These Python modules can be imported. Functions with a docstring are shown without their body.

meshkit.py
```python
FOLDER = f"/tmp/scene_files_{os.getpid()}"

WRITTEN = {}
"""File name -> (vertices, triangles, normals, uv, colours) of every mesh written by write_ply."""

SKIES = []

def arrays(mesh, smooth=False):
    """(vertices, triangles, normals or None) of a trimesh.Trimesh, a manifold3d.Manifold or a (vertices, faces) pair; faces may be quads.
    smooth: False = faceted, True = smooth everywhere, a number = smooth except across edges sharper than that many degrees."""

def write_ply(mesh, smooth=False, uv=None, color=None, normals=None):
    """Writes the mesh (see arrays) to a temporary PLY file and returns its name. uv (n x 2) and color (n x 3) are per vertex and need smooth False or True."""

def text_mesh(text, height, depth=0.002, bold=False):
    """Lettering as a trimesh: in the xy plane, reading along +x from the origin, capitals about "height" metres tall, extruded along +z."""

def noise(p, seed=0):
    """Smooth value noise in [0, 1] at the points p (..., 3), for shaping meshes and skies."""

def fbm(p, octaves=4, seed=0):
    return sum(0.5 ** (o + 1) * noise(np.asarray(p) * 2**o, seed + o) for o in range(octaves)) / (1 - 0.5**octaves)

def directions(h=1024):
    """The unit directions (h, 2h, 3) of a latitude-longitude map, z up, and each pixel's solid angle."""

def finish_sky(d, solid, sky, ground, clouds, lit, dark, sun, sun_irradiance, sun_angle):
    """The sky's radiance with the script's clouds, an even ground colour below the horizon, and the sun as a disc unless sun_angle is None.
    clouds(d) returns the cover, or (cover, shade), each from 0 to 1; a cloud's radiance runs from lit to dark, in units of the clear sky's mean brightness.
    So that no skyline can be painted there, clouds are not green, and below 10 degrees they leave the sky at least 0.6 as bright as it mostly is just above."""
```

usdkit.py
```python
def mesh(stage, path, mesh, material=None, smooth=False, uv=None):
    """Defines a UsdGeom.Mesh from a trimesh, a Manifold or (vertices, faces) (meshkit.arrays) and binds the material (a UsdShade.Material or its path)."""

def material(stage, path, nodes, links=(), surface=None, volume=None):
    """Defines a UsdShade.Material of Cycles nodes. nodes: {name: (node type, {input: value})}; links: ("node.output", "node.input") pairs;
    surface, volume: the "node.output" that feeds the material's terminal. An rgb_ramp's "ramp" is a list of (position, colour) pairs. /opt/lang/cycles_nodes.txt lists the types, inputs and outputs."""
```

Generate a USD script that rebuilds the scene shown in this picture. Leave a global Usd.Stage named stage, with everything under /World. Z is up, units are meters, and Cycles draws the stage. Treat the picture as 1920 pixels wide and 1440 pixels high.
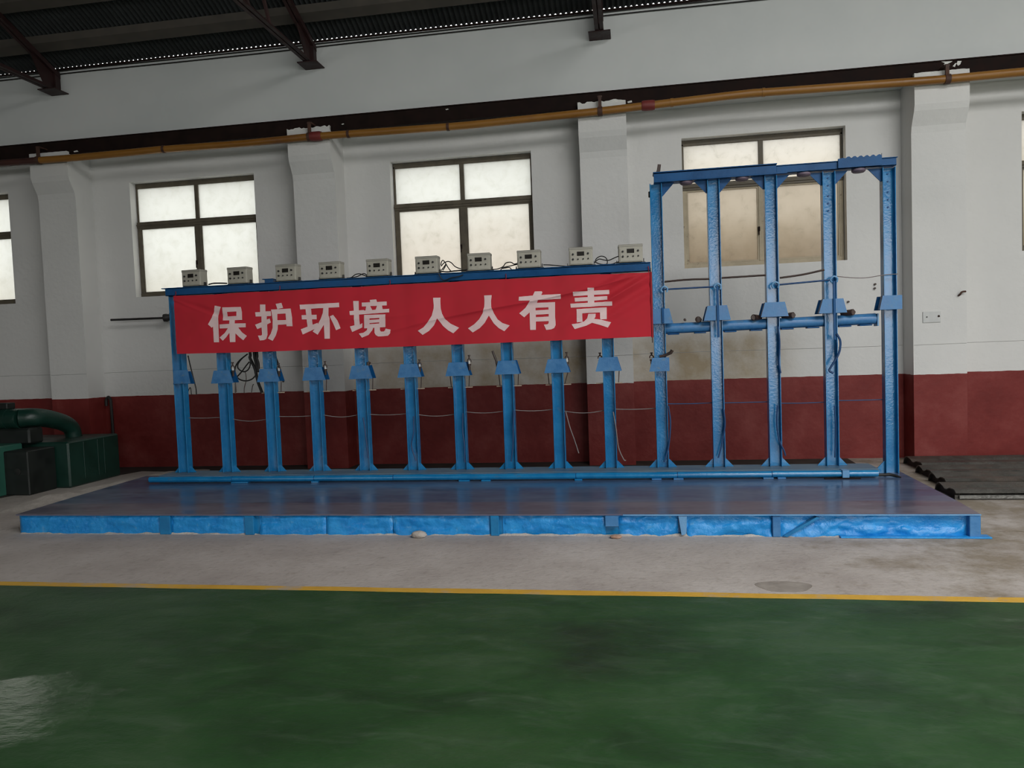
import math, random
import numpy as np, trimesh, usdkit, meshkit
from shapely.geometry import Polygon
from shapely.ops import unary_union
from pxr import Usd, UsdGeom, UsdLux, UsdShade, Sdf, Gf

random.seed(7)
RNG = np.random.default_rng(7)
stage = Usd.Stage.CreateInMemory()
UsdGeom.SetStageUpAxis(stage, 'Z')
UsdGeom.SetStageMetersPerUnit(stage, 1.0)
UsdGeom.Xform.Define(stage, '/World')
UsdGeom.Scope.Define(stage, '/World/Looks')

# ------------------------------------------------------------------ camera, sky, lights, exposure
YAW, PITCH, ROLL, FPX, EYE = 0.159955173, -0.0487013648, -0.0370326188, 1386.999, 1.6
EXPOSURE = 0.0
SKY = 0.58          # overcast sky radiance
OVERHEAD_FILL = 9.8     # strength of the added overhead fill light for the floor
DOOR = 2.3         # daylight through the tall gate behind the camera
cy, sy, cp, sp = math.cos(YAW), math.sin(YAW), math.cos(PITCH), math.sin(PITCH)
fw = np.array([-sy * cp, cy * cp, sp]); r0 = np.array([cy, sy, 0.0]); u0 = np.cross(r0, fw)
rt = r0 * math.cos(ROLL) + u0 * math.sin(ROLL); up = u0 * math.cos(ROLL) - r0 * math.sin(ROLL)
cam = UsdGeom.Camera.Define(stage, '/World/camera')
m = np.eye(4); m[0, :3], m[1, :3], m[2, :3], m[3, :3] = rt, up, -fw, (0, 0, EYE)
cam.AddTransformOp().Set(Gf.Matrix4d(*m.ravel().tolist()))
cam.CreateHorizontalApertureAttr(36.0); cam.CreateVerticalApertureAttr(27.0)
cam.CreateFocalLengthAttr(36.0 * FPX / 1920.0)
cam.CreateClippingRangeAttr(Gf.Vec2f(0.05, 500))
cam.CreateExposureAttr(EXPOSURE)

dome = UsdLux.DomeLight.Define(stage, '/World/sky')
dome.CreateIntensityAttr(SKY); dome.CreateColorAttr(Gf.Vec3f(1.0, 1.0, .99))

def rect_light(name, loc, w, h, power, rot, color=(1.0, 1.0, .985)):
    l = UsdLux.RectLight.Define(stage, '/World/' + name)
    l.AddTranslateOp().Set(Gf.Vec3d(*loc)); l.AddRotateXYZOp().Set(Gf.Vec3f(*rot))
    l.CreateWidthAttr(w); l.CreateHeightAttr(h); l.CreateIntensityAttr(power); l.CreateColorAttr(Gf.Vec3f(*color))
    return l
rect_light('gate_daylight', (6.1, -8.55, 2.7), 9.0, 5.2, DOOR, (90, 0, 0))
rect_light('overhead_fill', (6.2, -1.4, 7.85), 8.4, 5.6, OVERHEAD_FILL, (0, 0, 0))    # added fill behind and above the camera, brightens the floor; no roof panels there

rect_light('left_wall_fill', (-10.0, -8.55, 3.6), 6.0, 1.8, 2.6, (90, 0, 0))    # added fill light in an unseen front wall opening, lifts the left wall

# ------------------------------------------------------------------ helpers
COUNT = {}
def free(parent, name):
    k = (parent, name); n = COUNT.get(k, 0); COUNT[k] = n + 1
    return f'{parent}/{name}' if n == 0 else f'{parent}/{name}_{n:03d}'
def tag(p, label=None, cat=None, group=None, kind=None):
    p = p.GetPrim() if hasattr(p, 'GetPrim') else p
    for k, v in (('label', label), ('category', cat), ('group', group), ('kind', kind)):
        if v: p.SetCustomDataByKey(k, v)
    return p
def pathof(p): return '/World' if p is None else str(p.GetPath() if hasattr(p, 'GetPath') else p)
def obj(name, mesh, mat, parent=None, smooth=30, label=None, cat=None, group=None, kind=None):
    if isinstance(mesh, MB): mesh = mesh.mesh()
    o = usdkit.mesh(stage, free(pathof(parent), name), mesh, LOOK[mat], smooth=smooth)
    return tag(o, label, cat, group, kind)
def thing(name, label=None, cat=None, loc=(0, 0, 0), rz=0.0, group=None, kind=None, parent=None):
    x = UsdGeom.Xform.Define(stage, free(pathof(parent), name))
    if any(loc) or rz:
        x.AddTranslateOp().Set(Gf.Vec3d(*map(float, loc)))
        if rz: x.AddRotateZOp().Set(math.degrees(rz))
    return tag(x, label, cat, group, kind)
def copy_of(root, loc, rz, label, group=None):
    was = root.GetCustomData()
    r = thing(root.GetName(), label, was['category'], loc, rz, group or was.get('group'))
    r.GetReferences().AddInternalReference(root.GetPath()); r.SetInstanceable(True)
    return r

def box(x0, x1, y0, y1, z0, z1, b=0.0):
    if x0 > x1: x0, x1 = x1, x0
    if y0 > y1: y0, y1 = y1, y0
    if z0 > z1: z0, z1 = z1, z0
    if b <= 0:
        bm = trimesh.creation.box([x1 - x0, y1 - y0, z1 - z0]); bm.apply_translation([(x0 + x1) / 2, (y0 + y1) / 2, (z0 + z1) / 2]); return bm
    b = min(b, (x1 - x0) / 3, (y1 - y0) / 3, (z1 - z0) / 3)
    pts = []
    for X, dx in ((x0, b), (x1, -b)):
        for Y, dy in ((y0, b), (y1, -b)):
            for Z, dz in ((z0, b), (z1, -b)):
                pts += [(X, Y + dy, Z + dz), (X + dx, Y, Z + dz), (X + dx, Y + dy, Z)]
    return trimesh.convex.convex_hull(np.array(pts))
def prism(poly, axis, a, b):
    """Extrudes a 2-D outline from a to b along an axis: 'y' takes (x, z), 'x' takes (y, z), 'z' takes (x, y)."""
    p = poly if hasattr(poly, 'geom_type') else Polygon(poly)
    if not p.is_valid: p = p.buffer(0)
    ms = [trimesh.creation.extrude_polygon(g, b - a, engine='earcut') for g in getattr(p, 'geoms', [p])]
    pm = trimesh.util.concatenate(ms); v = pm.vertices.copy()
    if axis == 'y': w = np.stack([v[:, 0], a + v[:, 2], v[:, 1]], 1); flip = True
    elif axis == 'x': w = np.stack([a + v[:, 2], v[:, 0], v[:, 1]], 1); flip = False
    else: w = np.stack([v[:, 0], v[:, 1], a + v[:, 2]], 1); flip = False
    f = pm.faces[:, ::-1] if flip else pm.faces
    return trimesh.Trimesh(w, f, process=False)
def tube(path, r, n=8, caps=True):
    P = np.asarray(path, float); k = len(P)
    T = np.gradient(P, axis=0); T /= np.linalg.norm(T, axis=1, keepdims=True) + 1e-12
    a = np.array([0, 0, 1.0]) if abs(T[0][2]) < .9 else np.array([1.0, 0, 0])
    u = np.cross(T[0], a); u /= np.linalg.norm(u); V = []
    R = np.broadcast_to(np.asarray(r, float), (k,))
    for i in range(k):
        u = u - T[i] * (u @ T[i]); u /= np.linalg.norm(u) + 1e-12
        w = np.cross(T[i], u)
        for j in range(n):
            t = 2 * math.pi * j / n; V.append(P[i] + R[i] * (u * math.cos(t) + w * math.sin(t)))
    F = []
    for i in range(k - 1):
        for j in range(n):
            A, B = i * n + j, i * n + (j + 1) % n; C, D = A + n, B + n
            F += [(A, B, D), (A, D, C)]
    if caps:
        V += [P[0], P[-1]]; c0, c1 = len(V) - 2, len(V) - 1
        for j in range(n):
            F += [(c0, (j + 1) % n, j), (c1, (k - 1) * n + j, (k - 1) * n + (j + 1) % n)]
    return trimesh.Trimesh(np.array(V), np.array(F), process=False)
def rod(p, q, r, n=12): return tube([p, q], r, n)
def curve(pts, n=8):
    """A smooth path through the points (Catmull-Rom)."""
    P = np.asarray(pts, float); P = np.vstack([2 * P[0] - P[1], P, 2 * P[-1] - P[-2]]); out = []
    for i in range(1, len(P) - 2):
        a, b, c, d = P[i - 1:i + 3]
        for t in np.linspace(0, 1, n, endpoint=False):
            out.append(.5 * (2 * b + (c - a) * t + (2 * a - 5 * b + 4 * c - d) * t * t + (3 * b - a - 3 * c + d) * t ** 3))
    return np.array(out + [P[-2]])
class MB:
    def __init__(s): s.p = []
    def add(s, *ms): s.p += ms; return s
    def box(s, *a, **k): return s.add(box(*a, **k))
    def mesh(s): return trimesh.util.concatenate(s.p)
def grid(xs, ys, fn):
    """A height-field style sheet: fn(u, v) -> points for the meshgrid."""
    U, V = np.meshgrid(xs, ys, indexing='ij'); P = fn(U, V).reshape(-1, 3); n, k = len(xs), len(ys)
    I = np.arange(n * k).reshape(n, k)
    F = np.stack([I[:-1, :-1], I[1:, :-1], I[1:, 1:], I[:-1, 1:]], -1).reshape(-1, 4)
    return trimesh.Trimesh(P, np.vstack([F[:, [0, 1, 2]], F[:, [0, 2, 3]]]), process=False)
def channel(x0, x1, y0, y1, z0, z1, t=.009):
    """A steel channel along x: web in front, flanges pointing back."""
    return MB().box(x0, x1, y0, y0 + t, z0, z1, b=.002).box(x0, x1, y0, y1, z1 - t, z1, b=.002).box(x0, x1, y0, y1, z0, z0 + t, b=.002).mesh()

# ------------------------------------------------------------------ materials
LOOK = {}
def look(name, nodes, links, surface='p.BSDF'):
    LOOK[name] = usdkit.material(stage, '/World/Looks/' + name, nodes, links, surface=surface); return name
def paint(name, a, b, scale=3.0, rough=(.5, .6), bump=0.0, bscale=40.0, metallic=0.0, detail=6, ramp=(.35, .65), stretch=(1, 1, 1), spec=.5, bdist=.01, c=None, cscale=1.0, cramp=(.55, .65), local=False):
    """Two tones mixed by noise, an optional third as patches; roughness follows the noise; fine bump."""
    n = {'g': ('texture_coordinate', {}) if local else ('geometry', {}), 'mp': ('mapping', {'scale': stretch}),
         'n': ('noise_texture', {'scale': scale, 'detail': detail, 'roughness': .6}),
         'r': ('rgb_ramp', {'ramp': [(ramp[0], a), (ramp[1], b)]}),
         'rr': ('map_range', {'from_min': ramp[0], 'from_max': ramp[1], 'to_min': rough[0], 'to_max': rough[1], 'clamp': True}),
         'p': ('principled_bsdf', {'metallic': metallic, 'specular_ior_level': spec})}
    l = [('g.object' if local else 'g.position', 'mp.vector'), ('mp.vector', 'n.vector'), ('n.fac', 'r.fac'), ('n.fac', 'rr.value'), ('rr.result', 'p.roughness')]
    if c is None: l.append(('r.color', 'p.base_color'))
    else:
        n['n2'] = ('noise_texture', {'scale': cscale, 'detail': 7, 'roughness': .65}); n['r2'] = ('rgb_ramp', {'ramp': [(cramp[0], (0, 0, 0)), (cramp[1], (1, 1, 1))]})
        n['mx'] = ('mix', {'color2': c})
        l += [('mp.vector', 'n2.vector'), ('n2.fac', 'r2.fac'), ('r2.color', 'mx.fac'), ('r.color', 'mx.color1'), ('mx.color', 'p.base_color')]
    if bump:
        n['bn'] = ('noise_texture', {'scale': bscale, 'detail': 4}); n['b'] = ('bump', {'strength': bump, 'distance': bdist})
        l += [('mp.vector', 'bn.vector'), ('bn.fac', 'b.height'), ('b.normal', 'p.normal')]
    return look(name, n, l)

# plaster with the red dado below 1.085 m, water stains above it, damp darker paint below
def wall_look(name, stains):
    n = {'g': ('geometry', {}), 's': ('separate_xyz', {}),
         'n': ('noise_texture', {'scale': .8, 'detail': 6}), 'w': ('rgb_ramp', {'ramp': [(.3, (.66, .655, .64)), (.7, (.73, .72, .70))]}),
         'dn': ('noise_texture', {'scale': 2.2, 'detail': 8, 'roughness': .65}), 'd': ('rgb_ramp', {'ramp': [(.3, (.15, .018, .016)), (.5, (.19, .027, .024)), (.72, (.235, .05, .044))]}),
         'en': ('noise_texture', {'scale': 9, 'detail': 3}), 'e': ('math', {'math_type': 'multiply_add', 'value2': .012}), 'lt': ('math', {'math_type': 'greater_than', 'value2': 1.0905}),
         'mx': ('mix', {}), 'rm': ('mix_float', {'a': .55, 'b': .85}),
         'bn': ('noise_texture', {'scale': 14, 'detail': 6}), 'b': ('bump', {'strength': .25, 'distance': .02}), 'p': ('principled_bsdf', {'specular_ior_level': .25})}
    l = [('g.position', 's.vector'), ('g.position', 'n.vector'), ('n.fac', 'w.fac'), ('g.position', 'dn.vector'), ('dn.fac', 'd.fac'),
         ('g.position', 'en.vector'), ('en.fac', 'e.value1'), ('s.z', 'e.value3'), ('e.value', 'lt.value1'), ('lt.value', 'mx.fac'), ('d.color', 'mx.color1'),
         ('lt.value', 'rm.fac'), ('rm.result', 'p.roughness'), ('mx.color', 'p.base_color'), ('g.position', 'bn.vector'), ('bn.fac', 'b.height'), ('b.normal', 'p.normal')]
    if stains:
        # tan water marks in the band 1.1-1.75 m between x = -4.2 and 2.3, blotchy
        n |= {'sx': ('map_range', {'range_type': 'smoothstep', 'from_min': 2.4, 'from_max': 1.5, 'to_min': 0, 'to_max': 1}),
              'sx2': ('map_range', {'range_type': 'smoothstep', 'from_min': -5.0, 'from_max': -3.0, 'to_min': 0, 'to_max': 1}),
              'sz': ('map_range', {'range_type': 'smoothstep', 'from_min': 1.86, 'from_max': 1.52, 'to_min': 0, 'to_max': 1}),
              'm1': ('math', {'math_type': 'multiply'}), 'm2': ('math', {'math_type': 'multiply'}),
              'sn': ('noise_texture', {'scale': 2.6, 'detail': 8, 'roughness': .6}), 'sr': ('map_range', {'from_min': .34, 'from_max': .64, 'to_min': .42, 'to_max': 1.0, 'clamp': True}),
              'm3': ('math', {'math_type': 'multiply'}), 'm4': ('math', {'math_type': 'multiply', 'value2': 1.0, 'use_clamp': True}), 'st': ('mix', {'color2': (.40, .325, .225)})}
        l += [('s.x', 'sx.value'), ('s.x', 'sx2.value'), ('s.z', 'sz.value'), ('sx.result', 'm1.value1'), ('sx2.result', 'm1.value2'), ('m1.value', 'm2.value1'), ('sz.result', 'm2.value2'),
              ('g.position', 'sn.vector'), ('sn.fac', 'sr.value'), ('m2.value', 'm3.value1'), ('sr.result', 'm3.value2'), ('m3.value', 'm4.value1'), ('m4.value', 'st.fac'), ('w.color', 'st.color1'), ('st.color', 'mx.color2')]
    else: l.append(('w.color', 'mx.color2'))
    look(name, n, l)
wall_look('wall_plaster', True)
wall_look('pillar_plaster', False)
paint('upper_plaster', (.64, .66, .655), (.70, .71, .70), .7, (.8, .9), .15, 12)
paint('room_plaster', (.50, .51, .50), (.56, .56, .54), .7, (.8, .9))
paint('gate_wall_plaster', (.50, .51, .50), (.56, .56, .54), .7, (.8, .9))
n = {'g': ('geometry', {}), 's': ('separate_xyz', {}), 'n': ('noise_texture', {'scale': 1.2, 'detail': 8, 'roughness': .62}), 'r': ('rgb_ramp', {'ramp': [(.3, (.37, .325, .30)), (.5, (.45, .405, .375)), (.7, (.53, .485, .455))]}),
     'n2': ('noise_texture', {'scale': 1.7, 'detail': 9, 'roughness': .68}), 'x': ('map_range', {'range_type': 'smoothstep', 'from_min': .2, 'from_max': 2.6, 'to_min': -.16, 'to_max': .12}), 'a': ('math', {'math_type': 'add'}),
     'm': ('map_range', {'from_min': .50, 'from_max': .68, 'to_min': 0, 'to_max': .85, 'clamp': True}), 'mx': ('mix', {'color2': (.24, .195, .14)}),
     'n3': ('noise_texture', {'scale': 16, 'detail': 6, 'roughness': .7}), 'r3': ('rgb_ramp', {'ramp': [(.30, (.80, .79, .77)), (.48, (1, 1, 1)), (.72, (1, 1, 1)), (.80, (1.12, 1.12, 1.12))]}), 'mu': ('mix', {'mix_type': 'multiply', 'fac': 1.0}),
     'bn': ('noise_texture', {'scale': 26, 'detail': 7}), 'b': ('bump', {'strength': .5, 'distance': .008}), 'p': ('principled_bsdf', {'roughness': .78, 'specular_ior_level': .3})}
look('concrete', n, [('g.position', 's.vector'), ('g.position', 'n.vector'), ('n.fac', 'r.fac'), ('g.position', 'n2.vector'), ('s.x', 'x.value'), ('n2.fac', 'a.value1'), ('x.result', 'a.value2'), ('a.value', 'm.value'), ('m.result', 'mx.fac'), ('r.color', 'mx.color1'),
     ('g.position', 'n3.vector'), ('n3.fac', 'r3.fac'), ('mx.color', 'mu.color1'), ('r3.color', 'mu.color2'), ('mu.color', 'p.base_color'), ('g.position', 'bn.vector'), ('bn.fac', 'b.height'), ('b.normal', 'p.normal')])
paint('painted_shade', (.022, .018, .015), (.045, .036, .030), 5, (.8, .9))  # near-black tone that stands in for shade on the floor and in hollow ends
paint('oil', (.25, .215, .185), (.37, .33, .29), 7, (.5, .7))
paint('mortar', (.38, .34, .31), (.5, .46, .42), 9, (.8, .9), .6, 60)
paint('brick_chip', (.34, .20, .14), (.42, .27, .2), 12, (.8, .9), .4, 50)
paint('yellow_line', (.60, .33, .03), (.68, .40, .05), 5, (.5, .7), .2, 60, c=(.42, .36, .28), cscale=2.2, cramp=(.54, .66))
# green floor coating: worn patches, glossy where trodden and damp
n = {'g': ('geometry', {}), 'mp': ('mapping', {'scale': (.8, 1.3, 1)}),
     'n': ('noise_texture', {'scale': 1.1, 'detail': 8, 'roughness': .62, 'distortion': .4}), 'r': ('rgb_ramp', {'ramp': [(.30, (.008, .028, .007)), (.5, (.016, .060, .014)), (.68, (.036, .082, .030))]}),
     'mp2': ('mapping', {'scale': (.55, 1.5, 1), 'rotation': (0, 0, .12)}), 'n2': ('noise_texture', {'scale': 4.2, 'detail': 10, 'roughness': .74, 'distortion': .8}), 'r2': ('rgb_ramp', {'ramp': [(.50, (0, 0, 0)), (.63, (.16, .16, .16)), (.74, (.7, .7, .7))]}), 'mx': ('mix', {'color2': (.11, .15, .105)}),
     'n3': ('noise_texture', {'scale': .8, 'detail': 5}), 'rr': ('map_range', {'from_min': .32, 'from_max': .68, 'to_min': .36, 'to_max': .62, 'clamp': True}),
     # damp, polished spot by the left end of the aisle
     'vd': ('vector_math', {'math_type': 'distance', 'vector2': (-2.93, 2.90, 0.0)}), 'dn': ('noise_texture', {'scale': 7, 'detail': 5}), 'da': ('math', {'math_type': 'multiply_add', 'value2': .5}),
     'dr': ('map_range', {'range_type': 'smoothstep', 'from_min': .58, 'from_max': .86, 'to_min': .10, 'to_max': 1.0}), 'mm': ('math', {'math_type': 'minimum'}), 'mh': ('math', {'math_type': 'multiply'}),
     'bs': ('math', {'math_type': 'multiply_add', 'value2': .5, 'value3': .22}), 'bn': ('noise_texture', {'scale': 7, 'detail': 7, 'roughness': .6}), 'b': ('bump', {'distance': .016}), 'p': ('principled_bsdf', {'specular_ior_level': .42})}
look('green_coating', n, [('g.position', 'mp.vector'), ('mp.vector', 'n.vector'), ('n.fac', 'r.fac'), ('g.position', 'mp2.vector'), ('mp2.vector', 'n2.vector'), ('n2.fac', 'r2.fac'), ('r2.color', 'mx.fac'), ('r.color', 'mx.color1'), ('mx.color', 'p.base_color'),
     ('g.position', 'n3.vector'), ('n3.fac', 'rr.value'), ('g.position', 'vd.vector1'), ('g.position', 'dn.vector'), ('dn.fac', 'da.value1'), ('vd.value', 'da.value3'), ('da.value', 'dr.value'),
     ('rr.result', 'mm.value1'), ('dr.result', 'mm.value2'), ('mm.value', 'p.roughness'), ('mp.vector', 'bn.vector'), ('bn.fac', 'b.height'), ('dr.result', 'bs.value1'), ('bs.value', 'b.strength'), ('b.normal', 'p.normal')])
BLUE, BLUE2 = (.006, .155, .375), (.012, .205, .45)
paint('blue_paint', BLUE, BLUE2, 5, (.11, .20), .28, 50, c=(.05, .16, .30), cscale=7, cramp=(.62, .75), bdist=.005, spec=.75)
paint('dusty_blue_paint', (.055, .14, .24), (.13, .19, .24), 4, (.4, .6), .3, 50, stretch=(.4, 1, 1), bdist=.004)
paint('blue_beam_paint', (.004, .060, .18), (.008, .085, .24), 4, (.30, .45), .25, 45, bdist=.004, spec=.2)
paint('pale_blue_paint', (.10, .27, .50), (.16, .35, .58), 6, (.3, .5), .3, 60, bdist=.004)
paint('blue_clamp_paint', (.030, .15, .36), (.06, .21, .44), 9, (.3, .45), .3, 60, c=(.12, .20, .27), cscale=11, cramp=(.58, .72), bdist=.003)
paint('blue_infill', (.005, .20, .56), (.018, .29, .68), 6, (.28, .48), .6, 15, c=(.10, .33, .62), cscale=12, cramp=(.60, .72), bdist=.02)
# deck: the rear strip was painted again, bluer than the worn front strip; scuffs and dark wet marks
n = {'g': ('geometry', {}), 's': ('separate_xyz', {}), 'mp': ('mapping', {'scale': (.5, 1.6, 1)}), 'n': ('noise_texture', {'scale': 1.5, 'detail': 6, 'roughness': .6}),
     'ra': ('rgb_ramp', {'ramp': [(.35, (.115, .112, .165)), (.65, (.155, .145, .19))]}), 'rb': ('rgb_ramp', {'ramp': [(.35, (.065, .110, .205)), (.65, (.105, .145, .225))]}),
     'wn': ('noise_texture', {'scale': 3, 'detail': 4}), 'wa': ('math', {'math_type': 'multiply_add', 'value2': .12}), 'ws': ('map_range', {'range_type': 'smoothstep', 'from_min': 6.66, 'from_max': 6.74, 'to_min': 0, 'to_max': 1}), 'm1': ('mix', {}),
     'n2': ('noise_texture', {'scale': 2.2, 'detail': 8, 'roughness': .66}), 'r2': ('rgb_ramp', {'ramp': [(.30, (.55, .58, .62)), (.42, (1, 1, 1)), (.62, (1, 1, 1)), (.72, (1.35, 1.25, 1.15))]}), 'm2': ('mix', {'mix_type': 'multiply', 'fac': 1.0}),
     'rr': ('map_range', {'from_min': .35, 'from_max': .65, 'to_min': .15, 'to_max': .30, 'clamp': True}), 'bn': ('noise_texture', {'scale': 9, 'detail': 4}), 'b': ('bump', {'strength': .12, 'distance': .01}), 'p': ('principled_bsdf', {})}
look('platform_top', n, [('g.position', 's.vector'), ('g.position', 'mp.vector'), ('mp.vector', 'n.vector'), ('n.fac', 'ra.fac'), ('n.fac', 'rb.fac'), ('mp.vector', 'wn.vector'), ('wn.fac', 'wa.value1'), ('s.y', 'wa.value3'), ('wa.value', 'ws.value'), ('ws.result', 'm1.fac'),
     ('ra.color', 'm1.color1'), ('rb.color', 'm1.color2'), ('mp.vector', 'n2.vector'), ('n2.fac', 'r2.fac'), ('m1.color', 'm2.color1'), ('r2.color', 'm2.color2'), ('m2.color', 'p.base_color'), ('n.fac', 'rr.value'), ('rr.result', 'p.roughness'), ('mp.vector', 'bn.vector'), ('bn.fac', 'b.height'), ('b.normal', 'p.normal')])
paint('dark_steel', (.012, .007, .006), (.022, .012, .010), 6, (.7, .85), .3, 40, spec=.12)
paint('truss_red', (.022, .008, .008), (.036, .011, .010), 5, (.5, .7), .2, 40)
paint('purlin_grey', (.075, .066, .056), (.105, .09, .075), 5, (.7, .9))
paint('roof_sheet', (.028, .031, .032), (.042, .046, .047), 2, (.8, .95), .2, 30)
paint('orange_pipe', (.24, .10, .014), (.31, .14, .024), 3, (.35, .5), .2, 40, stretch=(.4, 1, 1), c=(.17, .065, .02), cscale=2.5, cramp=(.58, .75))
paint('maroon_paint', (.14, .02, .018), (.2, .03, .025), 6, (.45, .6))
paint('dark_maroon_paint', (.045, .016, .012), (.07, .022, .016), 5, (.5, .7))
paint('rusty_hanger', (.05, .022, .015), (.09, .04, .025), 9, (.6, .8))
paint('bare_plaster', (.66, .66, .63), (.76, .75, .72), 8, (.8, .9), .5, 40)
paint('frame_brown', (.085, .070, .048), (.13, .108, .075), 7, (.5, .7), .2, 50)
paint('frame_cream', (.38, .32, .22), (.47, .40, .29), 6, (.55, .75), .25, 50, c=(.16, .12, .08), cscale=9, cramp=(.62, .72))
paint('banner_red', (.47, .011, .024), (.55, .016, .034), 2, (.75, .9), .15, 400, bdist=.001)
paint('banner_hem', (.27, .008, .016), (.32, .010, .02), 2, (.75, .9))
paint('banner_white', (.76, .55, .55), (.84, .63, .63), 4, (.8, .9))
paint('case_beige', (.36, .34, .285), (.43, .41, .35), 6, (.5, .65), .15, 60, local=True)
paint('case_grey', (.30, .285, .245), (.35, .335, .29), 6, (.5, .65), local=True)
paint('black_plastic', (.012, .012, .012), (.022, .021, .02), 9, (.4, .5), local=True)
paint('screen_dark', (.012, .010, .008), (.02, .016, .012), 9, (.5, .6), local=True, spec=.2)
paint('black_rubber', (.012, .011, .010), (.022, .019, .018), 8, (.5, .65))
paint('blue_hose', (.010, .045, .13), (.018, .07, .19), 8, (.4, .6))
paint('grey_wire', (.16, .14, .135), (.24, .2, .19), 8, (.4, .6))
paint('valve_steel', (.5, .5, .48), (.62, .62, .6), 8, (.3, .45))
paint('valve_dark', (.03, .018, .014), (.06, .032, .024), 9, (.4, .6))
paint('tan_bar', (.36, .27, .2), (.42, .33, .24), 9, (.6, .8))
paint('nub_mauve', (.13, .10, .14), (.18, .13, .17), 9, (.5, .7))
paint('machine_green', (.005, .028, .020), (.008, .042, .030), 4, (.35, .5), .2, 40)
paint('machine_dark', (.005, .008, .007), (.009, .013, .011), 5, (.5, .7))
paint('machine_teal', (.022, .10, .072), (.03, .13, .095), 4, (.4, .55))
paint('pile_steel', (.045, .043, .038), (.095, .090, .08), 7, (.45, .65), .7, 45, metallic=.25, c=(.10, .07, .055), cscale=2, cramp=(.5, .7), bdist=.01)
paint('pile_edge', (.12, .118, .11), (.24, .235, .22), 14, (.35, .5), .6, 50, metallic=.5)
paint('joint_grey', (.36, .355, .34), (.46, .455, .44), 3, (.8, .9))
paint('patch_grey', (.56, .57, .56), (.62, .62, .61), 9, (.7, .8))
paint('outside_ground', (.22, .21, .19), (.28, .27, .25), .8, (.9, .95))

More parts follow.
